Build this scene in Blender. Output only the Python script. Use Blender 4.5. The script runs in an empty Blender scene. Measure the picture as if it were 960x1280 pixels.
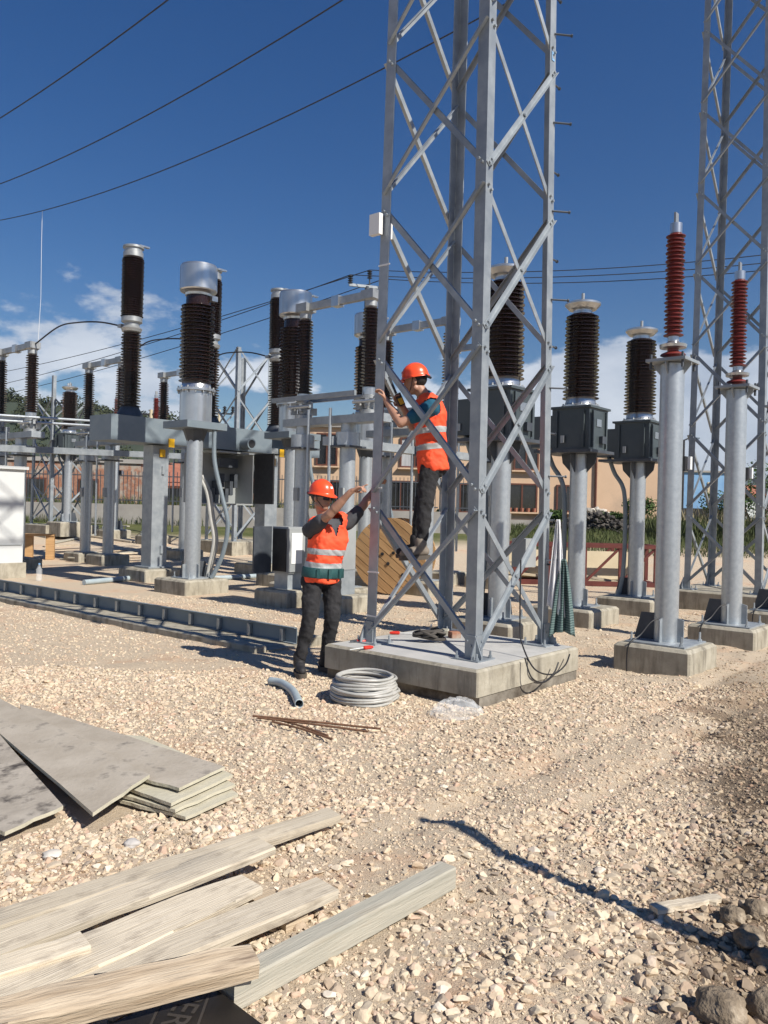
import bpy, math, random
import numpy as np
from mathutils import Vector, Matrix

random.seed(7)
rng = np.random.default_rng(7)
SC = bpy.context.scene
COL = SC.collection
PI = math.pi

# ------------------------------------------------------------------ camera
CAM_H = 1.52
cam_d = bpy.data.cameras.new("camera")
cam_d.sensor_fit = 'VERTICAL'
cam_d.sensor_height = 36.0
cam_d.lens = 36.0 * 1020 / 1280
cam_d.clip_start = 0.05
cam_d.clip_end = 6000
cam = bpy.data.objects.new("camera", cam_d)
COL.objects.link(cam)
ROLL = math.radians(1.4)
CAM_M = (Matrix.Translation((0, 0, CAM_H)) @ Matrix.Rotation(math.radians(90 - 0.15), 4, 'X')
         @ Matrix.Rotation(ROLL, 4, 'Z'))
cam.matrix_world = CAM_M
SC.camera = cam

# ------------------------------------------------------------------ sun and sky
SUN_EL = math.radians(42)
SUN_H = Vector((0.765, -0.645, 0)).normalized()          # horizontal direction towards the sun
sun_dir = Vector((SUN_H.x * math.cos(SUN_EL), SUN_H.y * math.cos(SUN_EL), math.sin(SUN_EL)))
sd = bpy.data.lights.new("sun", 'SUN')
sd.energy = 4.8
sd.angle = math.radians(0.53)
sd.color = (1.0, 0.945, 0.855)
sun = bpy.data.objects.new("sun", sd)
COL.objects.link(sun)
sun.rotation_mode = 'QUATERNION'
sun.rotation_quaternion = sun_dir.to_track_quat('Z', 'Y')
sun.location = (10, -10, 20)

world = bpy.data.worlds.new("World")
SC.world = world
world.use_nodes = True
wn, wl = world.node_tree.nodes, world.node_tree.links
wn.clear()
w_out = wn.new("ShaderNodeOutputWorld")
sky = wn.new("ShaderNodeTexSky")
sky.sky_type = 'NISHITA'
sky.sun_disc = False
sky.sun_elevation = SUN_EL
sky.sun_rotation = math.atan2(SUN_H.x, SUN_H.y)
sky.altitude = 0
sky.air_density = 1.15
sky.dust_density = 0.1
sky.ozone_density = 4.0
bg_sky = wn.new("ShaderNodeBackground")
bg_sky.inputs[1].default_value = 0.056
sat = wn.new("ShaderNodeHueSaturation")
sat.inputs['Saturation'].default_value = 1.34
sat.inputs['Hue'].default_value = 0.512
wl.new(sky.outputs[0], sat.inputs['Color'])
wl.new(sat.outputs[0], bg_sky.inputs[0])
# low fair-weather clouds all round the horizon
tc = wn.new("ShaderNodeTexCoord")
mp = wn.new("ShaderNodeMapping")
mp.inputs['Scale'].default_value = (1.0, 1.0, 2.1)
mp.inputs['Location'].default_value = (6.4, 3.2, 0.0)
wl.new(tc.outputs['Generated'], mp.inputs[0])
cn = wn.new("ShaderNodeTexNoise")
cn.inputs['Scale'].default_value = 4.2
cn.inputs['Detail'].default_value = 9
cn.inputs['Roughness'].default_value = 0.57
wl.new(mp.outputs[0], cn.inputs['Vector'])
sep = wn.new("ShaderNodeSeparateXYZ")
wl.new(tc.outputs['Generated'], sep.inputs[0])
band = wn.new("ShaderNodeMapRange")
band.inputs['From Min'].default_value = 0.15
band.inputs['From Max'].default_value = 0.28
band.inputs['To Min'].default_value = 0.11
band.inputs['To Max'].default_value = -0.16
wl.new(sep.outputs['Z'], band.inputs['Value'])
addb = wn.new("ShaderNodeMath"); addb.operation = 'ADD'
wl.new(cn.outputs['Fac'], addb.inputs[0]); wl.new(band.outputs[0], addb.inputs[1])
mask = wn.new("ShaderNodeMapRange"); mask.interpolation_type = 'SMOOTHSTEP'
mask.inputs['From Min'].default_value = 0.54
mask.inputs['From Max'].default_value = 0.61
mask.inputs['To Max'].default_value = 0.88
wl.new(addb.outputs[0], mask.inputs['Value'])
mp2 = wn.new("ShaderNodeMapping")
mp2.inputs['Scale'].default_value = (1.0, 1.0, 2.1)
mp2.inputs['Location'].default_value = (6.38, 3.22, -0.06)
wl.new(tc.outputs['Generated'], mp2.inputs[0])
cn2 = wn.new("ShaderNodeTexNoise")
cn2.inputs['Scale'].default_value = 4.2
cn2.inputs['Detail'].default_value = 6
wl.new(mp2.outputs[0], cn2.inputs['Vector'])
ramp = wn.new("ShaderNodeValToRGB")
ramp.color_ramp.elements[0].position = 0.42; ramp.color_ramp.elements[0].color = (0.72, 0.76, 0.82, 1)
ramp.color_ramp.elements[1].position = 0.66; ramp.color_ramp.elements[1].color = (0.40, 0.46, 0.56, 1)
wl.new(cn2.outputs['Fac'], ramp.inputs[0])
bg_cl = wn.new("ShaderNodeBackground")
bg_cl.inputs[1].default_value = 0.85
wl.new(ramp.outputs[0], bg_cl.inputs[0])
mixw = wn.new("ShaderNodeMixShader")
wl.new(mask.outputs[0], mixw.inputs[0]); wl.new(bg_sky.outputs[0], mixw.inputs[1]); wl.new(bg_cl.outputs[0], mixw.inputs[2])
wl.new(mixw.outputs[0], w_out.inputs[0])

SC.view_settings.view_transform = 'Standard'
SC.view_settings.look = 'None'
SC.view_settings.exposure = 0.44
SC.view_settings.gamma = 1.0
SC.render.engine = 'CYCLES'
SC.cycles.max_bounces = 6
SC.cycles.use_denoising = True

# ------------------------------------------------------------------ helpers
UANG = math.radians(49.5)                  # yard axis: local +x = row direction, local +y = bay direction
UX = Vector((math.cos(UANG), math.sin(UANG), 0))
VX = Vector((-math.sin(UANG), math.cos(UANG), 0))


def sstep(a, b, x):
    t = np.clip((np.asarray(x, float) - a) / (b - a), 0, 1)
    return t * t * (3 - 2 * t)


_H = np.random.default_rng(11).random((256, 256))


def vnoise(x, y):
    x = np.asarray(x, float); y = np.asarray(y, float)
    xi = np.floor(x).astype(int); yi = np.floor(y).astype(int)
    fx = x - xi; fy = y - yi
    fx = fx * fx * (3 - 2 * fx); fy = fy * fy * (3 - 2 * fy)
    a = _H[xi & 255, yi & 255]; b = _H[(xi + 1) & 255, yi & 255]
    c = _H[xi & 255, (yi + 1) & 255]; d = _H[(xi + 1) & 255, (yi + 1) & 255]
    return (a * (1 - fx) + b * fx) * (1 - fy) + (c * (1 - fx) + d * fx) * fy - 0.5


def fbm(x, y, o=4):
    s = 0; a = 1; f = 1
    for k in range(o):
        s = s + a * vnoise(x * f + 17 * k, y * f + 31 * k); a *= 0.5; f *= 2.03
    return s


def gz(x, y):
    """ground height"""
    x = np.asarray(x, float); y = np.asarray(y, float)
    base = 0.9 * sstep(18, 34, y)
    near = 1 - sstep(11, 15, y)
    bump = (0.030 * fbm(x * 0.9 + 3, y * 0.9 + 5, 2) + 0.055 * fbm(x * 2.3 + 9, y * 2.3, 4)) * (0.45 + 0.55 * sstep(-0.5, 0.3, x - 0.1 * (y - 3)))
    # low dirt bank along the right-hand edge
    bank = 0.16 * sstep(0.0, 1.3, x - 0.40 * y + 0.15) * (1 - sstep(4.2, 6.4, y))
    tr = x - 0.50 - 0.80 * (y - 3.95)
    rut = -0.030 * (np.exp(-((tr - 0.33) / 0.09) ** 2) + np.exp(-((tr + 0.30) / 0.09) ** 2)) * sstep(3.3, 4.1, y) * (1 - sstep(8.0, 9.5, y))
    calm = 1 - 0.85 * sstep(0.5, 0.0, np.maximum(np.abs(x - 0.66) - 1.1, np.abs(y - 7.42) - 1.1))
    return base + bump * (0.25 + 0.75 * near) * calm + bank + rut * calm


def gzf(x, y):
    return float(gz(x, y))


def ray(px, py):
    """pixel of the 960x1280 photograph -> direction (used to measure positions)"""
    v = Vector(((px - 480) / 1020, -(py - 640) / 1020, -1))
    return (CAM_M.to_3x3() @ v)


def on_z(px, py, z):
    r = ray(px, py)
    t = (z - CAM_H) / r.z
    return Vector((r.x * t, r.y * t, z))


def at_d(px, py, d):
    r = ray(px, py)
    t = d / r.y
    return Vector((r.x * t, d, CAM_H + r.z * t))


# ------------------------------------------------------------------ materials
MATS = {}


def new_mat(name):
    m = bpy.data.materials.new(name)
    m.use_nodes = True
    nt = m.node_tree
    b = nt.nodes["Principled BSDF"]
    return m, nt, b


def surf(name, c1, c2=None, scale=6.0, rough=0.6, metal=0.0, bump=0.0, bscale=None, detail=6, stretch=(1, 1, 1),
         lo=0.35, hi=0.65, island=0.0, spec=0.5, rough2=None, bdist=0.01, c3=None, c3scale=1.2, c3lo=0.55, c3hi=0.7, c3stretch=(1, 1, 1)):
    m, nt, b = new_mat(name)
    N, L = nt.nodes, nt.links
    b.inputs['Roughness'].default_value = rough
    b.inputs['Metallic'].default_value = metal
    b.inputs['Specular IOR Level'].default_value = spec
    t = N.new("ShaderNodeTexCoord")
    mapn = N.new("ShaderNodeMapping")
    mapn.inputs['Scale'].default_value = stretch
    L.new(t.outputs['Object'], mapn.inputs[0])
    n = N.new("ShaderNodeTexNoise")
    n.inputs['Scale'].default_value = scale
    n.inputs['Detail'].default_value = detail
    n.inputs['Roughness'].default_value = 0.6
    L.new(mapn.outputs[0], n.inputs['Vector'])
    r = N.new("ShaderNodeValToRGB")
    r.color_ramp.elements[0].position = lo
    r.color_ramp.elements[1].position = hi
    r.color_ramp.elements[0].color = (*c1, 1)
    r.color_ramp.elements[1].color = (*(c2 or c1), 1)
    L.new(n.outputs['Fac'], r.inputs[0])
    out = r.outputs[0]
    if c3:
        map3 = N.new("ShaderNodeMapping"); map3.inputs['Scale'].default_value = c3stretch
        L.new(t.outputs['Object'], map3.inputs[0])
        n3 = N.new("ShaderNodeTexNoise"); n3.inputs['Scale'].default_value = c3scale; n3.inputs['Detail'].default_value = 8
        n3.inputs['Roughness'].default_value = 0.65
        L.new(map3.outputs[0], n3.inputs['Vector'])
        mr = N.new("ShaderNodeMapRange"); mr.inputs['From Min'].default_value = c3lo; mr.inputs['From Max'].default_value = c3hi
        L.new(n3.outputs['Fac'], mr.inputs['Value'])
        mx = N.new("ShaderNodeMix"); mx.data_type = 'RGBA'
        L.new(mr.outputs[0], mx.inputs['Factor'])
        L.new(out, mx.inputs[6]); mx.inputs[7].default_value = (*c3, 1)
        out = mx.outputs[2]
    if island:
        g = N.new("ShaderNodeNewGeometry")
        oi = N.new("ShaderNodeObjectInfo")
        ad = N.new("ShaderNodeMath"); ad.operation = 'ADD'
        L.new(g.outputs['Random Per Island'], ad.inputs[0]); L.new(oi.outputs['Random'], ad.inputs[1])
        fr = N.new("ShaderNodeMath"); fr.operation = 'FRACT'
        L.new(ad.outputs[0], fr.inputs[0])
        mr2 = N.new("ShaderNodeMapRange")
        mr2.inputs['To Min'].default_value = 1 - island; mr2.inputs['To Max'].default_value = 1 + island
        L.new(fr.outputs[0], mr2.inputs['Value'])
        hs = N.new("ShaderNodeHueSaturation")
        L.new(mr2.outputs[0], hs.inputs['Value']); L.new(out, hs.inputs['Color'])
        out = hs.outputs[0]
    L.new(out, b.inputs['Base Color'])
    if rough2 is not None:
        mrr = N.new("ShaderNodeMapRange")
        mrr.inputs['To Min'].default_value = rough; mrr.inputs['To Max'].default_value = rough2
        L.new(n.outputs['Fac'], mrr.inputs['Value']); L.new(mrr.outputs[0], b.inputs['Roughness'])
    if bump:
        nb = N.new("ShaderNodeTexNoise")
        nb.inputs['Scale'].default_value = bscale or scale * 4
        nb.inputs['Detail'].default_value = 5
        L.new(mapn.outputs[0], nb.inputs['Vector'])
        bm = N.new("ShaderNodeBump")
        bm.inputs['Strength'].default_value = bump
        bm.inputs['Distance'].default_value = bdist
        L.new(nb.outputs['Fac'], bm.inputs['Height'])
        L.new(bm.outputs[0], b.inputs['Normal'])
    MATS[name] = m
    return m


M_GALV = surf("galvanised_steel", (0.27, 0.30, 0.325), (0.36, 0.39, 0.41), scale=7, rough=0.40, rough2=0.55, metal=0.35, bump=0.08, bscale=60,
              c3=(0.215, 0.245, 0.275), c3scale=2.5, c3lo=0.5, c3hi=0.75, island=0.10)
M_GALVP = surf("galvanised_pipe", (0.42, 0.455, 0.485), (0.50, 0.535, 0.555), scale=22, rough=0.40, metal=0.65, bump=0.1, bscale=70,
               c3=(0.38, 0.42, 0.455), c3scale=3, c3stretch=(1, 1, 0.3), island=0.06)
M_BEAM = surf("painted_steel_grey", (0.165, 0.205, 0.235), (0.21, 0.25, 0.275), scale=3, rough=0.45, metal=0.15, bump=0.05)
M_TANK = surf("tank_paint_dark_grey", (0.052, 0.066, 0.072), (0.07, 0.085, 0.09), scale=3, rough=0.38, bump=0.03)
M_GUSSET = surf("gusset_dark_steel", (0.055, 0.065, 0.08), (0.09, 0.10, 0.115), scale=5, rough=0.5, metal=0.3)
M_ALU = surf("cast_aluminium", (0.52, 0.53, 0.54), (0.60, 0.61, 0.61), scale=4, rough=0.28, metal=0.85, bump=0.03)
M_ALU_DULL = surf("dull_aluminium", (0.32, 0.335, 0.34), (0.42, 0.43, 0.43), scale=9, rough=0.45, metal=0.6, bump=0.06)
M_PORC = surf("brown_porcelain", (0.016, 0.008, 0.006), (0.028, 0.013, 0.009), scale=3, rough=0.16, spec=0.5)
M_RED = surf("red_silicone", (0.12, 0.016, 0.013), (0.165, 0.022, 0.018), scale=5, rough=0.42)
M_CONC = surf("concrete", (0.30, 0.272, 0.212), (0.43, 0.395, 0.318), scale=5, rough=0.85, bump=0.35, bscale=45,
              c3=(0.12, 0.105, 0.082), c3scale=9, c3lo=0.48, c3hi=0.75, c3stretch=(1, 1, 0.18), spec=0.25)
M_CONCD = surf("dark_concrete", (0.075, 0.06, 0.045), (0.26, 0.235, 0.195), scale=3.5, rough=0.8, bump=0.4, bscale=30, lo=0.38, hi=0.62, spec=0.25)  # dark blotched concrete for the lower foundation block
M_CONCP = surf("concrete_smooth_top", (0.40, 0.40, 0.385), (0.50, 0.49, 0.465), scale=3, rough=0.8, bump=0.12, bscale=60,
               c3=(0.34, 0.34, 0.32), c3scale=2, spec=0.25)
M_BLACK = surf("black_rubber", (0.012, 0.012, 0.014), (0.022, 0.022, 0.024), scale=10, rough=0.5)
M_WIRE = surf("conductor_wire", (0.018, 0.018, 0.022), (0.03, 0.03, 0.034), scale=10, rough=0.6)
M_WHITE = surf("white_enamel", (0.56, 0.58, 0.58), (0.62, 0.63, 0.62), scale=2, rough=0.4, bump=0.02)
M_PLASTW = surf("white_plastic", (0.78, 0.78, 0.76), None, rough=0.4)
M_GREYCAB = surf("light_grey_cabinet", (0.27, 0.285, 0.285), (0.33, 0.345, 0.345), scale=2, rough=0.45)
M_CONDUIT = surf("grey_conduit", (0.35, 0.35, 0.325), (0.44, 0.43, 0.40), scale=8, rough=0.5, bump=0.1, bscale=50)
M_PVC = surf("blue_grey_pvc", (0.30, 0.36, 0.39), (0.38, 0.44, 0.46), scale=8, rough=0.4)
M_PLANK = surf("weathered_plank", (0.50, 0.43, 0.325), (0.60, 0.53, 0.42), scale=7, rough=0.9, bump=0.45, bscale=14, stretch=(0.35, 14, 14),
               c3=(0.27, 0.225, 0.175), c3scale=9, c3lo=0.52, c3hi=0.78, c3stretch=(0.7, 2.0, 2.0), island=0.16, spec=0.2)
M_PLANKG = surf("grey_timber", (0.34, 0.325, 0.27), (0.45, 0.42, 0.345), scale=4, rough=0.85, bump=0.4, bscale=22, stretch=(0.5, 7, 7),
                c3=(0.33, 0.29, 0.22), c3scale=3, c3stretch=(0.5, 4, 4), spec=0.2)
M_PLANKD = surf("brown_timber", (0.36, 0.27, 0.18), (0.60, 0.50, 0.37), scale=3, rough=0.85, bump=0.6, bscale=22, stretch=(0.5, 6, 6),
                c3=(0.15, 0.10, 0.07), c3scale=3.0, c3lo=0.55, c3hi=0.75, c3stretch=(0.6, 4, 4), spec=0.2)
M_PLY = surf("used_plywood", (0.34, 0.295, 0.235), (0.45, 0.40, 0.33), scale=3.5, rough=0.8, bump=0.3, bscale=40,
             c3=(0.13, 0.115, 0.10), c3scale=7, c3lo=0.56, c3hi=0.74, spec=0.2)
M_PLYD = surf("used_plywood_dark", (0.29, 0.255, 0.21), (0.42, 0.375, 0.315), scale=3.5, rough=0.8, bump=0.4, bscale=40,
              c3=(0.075, 0.065, 0.058), c3scale=5, c3lo=0.53, c3hi=0.66, c3stretch=(1, 1, 1), spec=0.2)
M_PLYE = surf("plywood_pale", (0.44, 0.41, 0.31), (0.54, 0.50, 0.39), scale=4, rough=0.85, bump=0.4, bscale=40, spec=0.2)
M_REEL = surf("reel_pine", (0.38, 0.22, 0.10), (0.50, 0.31, 0.15), scale=4, rough=0.8, bump=0.4, bscale=20, stretch=(0.5, 7, 7),
              c3=(0.22, 0.12, 0.055), c3scale=3, c3lo=0.6, c3hi=0.8, island=0.14, spec=0.2)
M_FORM = surf("black_formwork_panel", (0.010, 0.009, 0.008), (0.018, 0.015, 0.013), scale=6, rough=0.45)
M_PRINT = surf("printed_lettering", (0.045, 0.038, 0.033), None, rough=0.6)
M_RUST = surf("rusty_rebar", (0.11, 0.055, 0.03), (0.20, 0.10, 0.055), scale=30, rough=0.9, bump=0.4)
M_REDP = surf("red_oxide_paint", (0.095, 0.02, 0.016), (0.14, 0.032, 0.024), scale=6, rough=0.6, bump=0.1)
M_BEIGE = surf("beige_sheet", (0.50, 0.42, 0.28), (0.58, 0.49, 0.34), scale=2, rough=0.8)
M_PEACH = surf("peach_render", (0.60, 0.42, 0.28), (0.66, 0.47, 0.32), scale=0.7, rough=0.9, bump=0.2, bscale=8,
               c3=(0.52, 0.38, 0.27), c3scale=0.5, spec=0.2)
M_BROWNW = surf("brown_window_frame", (0.10, 0.035, 0.02), (0.14, 0.05, 0.03), rough=0.5)
M_GLASSD = surf("dark_window_glass", (0.012, 0.013, 0.016), (0.02, 0.02, 0.022), rough=0.08, spec=0.7)
M_CURTAIN = surf("grey_curtain", (0.34, 0.35, 0.36), (0.50, 0.50, 0.50), scale=8, stretch=(4, 1, 0.2), rough=0.9)
M_BRICKW = surf("hollow_brick_wall", (0.27, 0.125, 0.08), (0.36, 0.19, 0.125), scale=9, rough=0.9, bump=0.4, bscale=12,
                c3=(0.36, 0.31, 0.26), c3scale=1.0, c3lo=0.50, c3hi=0.58, spec=0.2)
M_PLASTER = surf("grey_plaster_wall", (0.30, 0.28, 0.26), (0.38, 0.36, 0.33), scale=1.5, rough=0.9, spec=0.2)
M_ROOF = surf("clay_roof", (0.30, 0.11, 0.07), (0.38, 0.15, 0.09), scale=3, rough=0.9)
M_BLUEC = surf("blue_sheet_cladding", (0.16, 0.32, 0.55), (0.22, 0.40, 0.62), scale=2, rough=0.6)
M_YELLOW = surf("yellow_plastic", (0.75, 0.42, 0.01), None, rough=0.45)
M_GREENP = surf("green_cloth", (0.03, 0.16, 0.05), None, rough=0.8)
M_REDPL = surf("red_plastic", (0.55, 0.03, 0.015), None, rough=0.35)
M_SKIN = surf("skin", (0.36, 0.19, 0.125), (0.43, 0.235, 0.16), scale=12, rough=0.5)
M_VEST = surf("hi_vis_orange", (0.93, 0.085, 0.028), (0.96, 0.11, 0.035), scale=7, rough=0.75, bump=0.5, bscale=14, bdist=0.02)
M_REFL = surf("reflective_tape", (0.36, 0.37, 0.37), (0.46, 0.47, 0.47), scale=12, rough=0.4, bump=0.3, bscale=14, bdist=0.02)
M_HELM = surf("orange_helmet", (0.85, 0.085, 0.025), None, rough=0.3)
M_SHIRTG = surf("charcoal_tshirt", (0.045, 0.047, 0.055), (0.065, 0.067, 0.075), scale=9, rough=0.9, bump=0.4, bscale=14, bdist=0.02)
M_SHIRTB = surf("blue_tshirt", (0.006, 0.075, 0.13), (0.01, 0.10, 0.17), scale=9, rough=0.85, bump=0.4, bscale=14, bdist=0.02)
M_JEANS = surf("black_jeans", (0.012, 0.012, 0.014), (0.027, 0.026, 0.028), scale=9, rough=0.9, bump=0.6, bscale=18, bdist=0.02)
M_BOOT = surf("dark_boot", (0.015, 0.014, 0.016), (0.03, 0.028, 0.03), scale=9, rough=0.7)
M_BOOTT = surf("tan_boot", (0.17, 0.14, 0.11), (0.24, 0.20, 0.16), scale=9, rough=0.8)
M_SOLE = surf("boot_sole", (0.09, 0.075, 0.06), None, rough=0.8)
M_TEAL = surf("teal_belt", (0.010, 0.055, 0.058), (0.016, 0.08, 0.08), scale=14, rough=0.7, bump=0.3)
M_HAIR = surf("dark_hair", (0.012, 0.010, 0.009), (0.022, 0.018, 0.015), scale=40, rough=0.6, bump=0.6)
M_LENS = surf("dark_lens", (0.012, 0.014, 0.04), None, rough=0.06)
M_TOWELW = surf("white_cloth", (0.74, 0.74, 0.76), (0.80, 0.80, 0.80), rough=0.9, scale=8, bump=0.3)
M_FOLI = surf("hillside_foliage", (0.032, 0.045, 0.022), (0.068, 0.075, 0.038), scale=0.10, rough=0.8, island=0.35, spec=0.2)
M_LEAF = surf("shrub_foliage", (0.035, 0.07, 0.016), (0.07, 0.115, 0.03), scale=1.2, rough=0.7, island=0.35, spec=0.2)
M_WEED = surf("weed_green", (0.05, 0.072, 0.024), (0.10, 0.11, 0.045), scale=1.0, rough=0.8, island=0.4, spec=0.2)
M_REED = surf("dry_reed", (0.26, 0.22, 0.13), (0.36, 0.31, 0.19), scale=1.0, rough=0.8, island=0.35, spec=0.2)
M_BARK = surf("bark", (0.10, 0.075, 0.05), (0.16, 0.12, 0.085), scale=10, rough=0.9, bump=0.6)
M_RUBBLE = surf("dark_rubble", (0.045, 0.04, 0.036), (0.09, 0.08, 0.07), scale=4, rough=0.9, island=0.4)
M_RUBBLEW = surf("pale_rubble", (0.55, 0.50, 0.43), (0.66, 0.62, 0.55), scale=4, rough=0.9, island=0.2)
M_CLOD = surf("earth_clod", (0.16, 0.125, 0.088), (0.30, 0.24, 0.175), scale=12, rough=0.95, bump=1.0, bscale=40, bdist=0.02,
              c3=(0.46, 0.385, 0.29), c3scale=9, c3lo=0.55, c3hi=0.68, spec=0.15)
M_COBBLE = surf("grey_cobble", (0.42, 0.39, 0.36), (0.50, 0.47, 0.44), scale=8, rough=0.8, bump=0.2)
M_FARHILL = surf("far_hill", (0.040, 0.055, 0.042), (0.065, 0.075, 0.052), scale=0.012, rough=0.95, spec=0.1)


def striped_towel():
    m, nt, b = new_mat("striped_towel")
    N, L = nt.nodes, nt.links
    t = N.new("ShaderNodeTexCoord")
    w = N.new("ShaderNodeTexWave"); w.bands_direction = 'Z'; w.inputs['Scale'].default_value = 14; w.inputs['Distortion'].default_value = 0.8
    L.new(t.outputs['Object'], w.inputs['Vector'])
    r = N.new("ShaderNodeValToRGB")
    r.color_ramp.elements[0].position = 0.25; r.color_ramp.elements[0].color = (0.05, 0.092, 0.092, 1)
    r.color_ramp.elements[1].position = 0.75; r.color_ramp.elements[1].color = (0.15, 0.215, 0.205, 1)
    L.new(w.outputs['Fac'], r.inputs[0]); L.new(r.outputs[0], b.inputs['Base Color'])
    b.inputs['Roughness'].default_value = 0.9
    return m


M_TOWELG = striped_towel()


def clear_plastic():
    m, nt, b = new_mat("clear_plastic_bag")
    b.inputs['Base Color'].default_value = (0.85, 0.87, 0.88, 1)
    b.inputs['Roughness'].default_value = 0.15
    b.inputs['Transmission Weight'].default_value = 0.1
    b.inputs['IOR'].default_value = 1.05
    b.inputs['Alpha'].default_value = 0.24
    b.inputs['Coat Weight'].default_value = 0.4
    return m


M_CLEAR = clear_plastic()


def stone_mat():
    m, nt, b = new_mat("limestone_chips")
    N, L = nt.nodes, nt.links
    g = N.new("ShaderNodeNewGeometry")
    r = N.new("ShaderNodeValToRGB")
    cr = r.color_ramp
    cols = [(0.0, (0.34, 0.28, 0.22)), (0.12, (0.50, 0.39, 0.28)), (0.35, (0.63, 0.53, 0.385)), (0.55, (0.59, 0.46, 0.325)), (0.72, (0.66, 0.57, 0.43)),
            (0.9, (0.54, 0.38, 0.275)), (1.0, (0.70, 0.62, 0.51))]
    cr.elements[0].position = 0; cr.elements[0].color = (*cols[0][1], 1)
    cr.elements[1].position = 1; cr.elements[1].color = (*cols[-1][1], 1)
    for p, c in cols[1:-1]:
        e = cr.elements.new(p); e.color = (*c, 1)
    L.new(g.outputs['Random Per Island'], r.inputs[0])
    t = N.new("ShaderNodeTexCoord")
    n = N.new("ShaderNodeTexNoise"); n.inputs['Scale'].default_value = 60; n.inputs['Detail'].default_value = 4
    L.new(t.outputs['Object'], n.inputs['Vector'])
    hs = N.new("ShaderNodeHueSaturation")
    mr = N.new("ShaderNodeMapRange"); mr.inputs['To Min'].default_value = 0.72; mr.inputs['To Max'].default_value = 1.22
    L.new(n.outputs['Fac'], mr.inputs['Value']); L.new(mr.outputs[0], hs.inputs['Value']); L.new(r.outputs[0], hs.inputs['Color'])
    # earthier, darker stones on the dug-over bank at the right
    sx = N.new("ShaderNodeSeparateXYZ"); L.new(t.outputs['Object'], sx.inputs[0])
    e1 = N.new("ShaderNodeMath"); e1.operation = 'MULTIPLY_ADD'; e1.inputs[1].default_value = -0.42; L.new(sx.outputs['Y'], e1.inputs[0]); L.new(sx.outputs['X'], e1.inputs[2])
    n2 = N.new("ShaderNodeTexNoise"); n2.inputs['Scale'].default_value = 2.2; n2.inputs['Detail'].default_value = 5
    L.new(t.outputs['Object'], n2.inputs['Vector'])
    e2 = N.new("ShaderNodeMath"); e2.operation = 'MULTIPLY_ADD'; e2.inputs[1].default_value = 1.4; L.new(n2.outputs['Fac'], e2.inputs[0]); L.new(e1.outputs[0], e2.inputs[2])
    e3 = N.new("ShaderNodeMapRange"); e3.inputs['From Min'].default_value = 0.40; e3.inputs['From Max'].default_value = 0.85; e3.inputs['To Max'].default_value = 0.75
    L.new(e2.outputs[0], e3.inputs['Value'])
    mx = N.new("ShaderNodeMix"); mx.data_type = 'RGBA'; mx.blend_type = 'MULTIPLY'
    L.new(e3.outputs[0], mx.inputs['Factor']); L.new(hs.outputs[0], mx.inputs[6]); mx.inputs[7].default_value = (0.50, 0.46, 0.42, 1)
    L.new(mx.outputs[2], b.inputs['Base Color'])
    b.inputs['Roughness'].default_value = 0.9
    b.inputs['Specular IOR Level'].default_value = 0.2
    return m


M_STONE = stone_mat()


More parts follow.
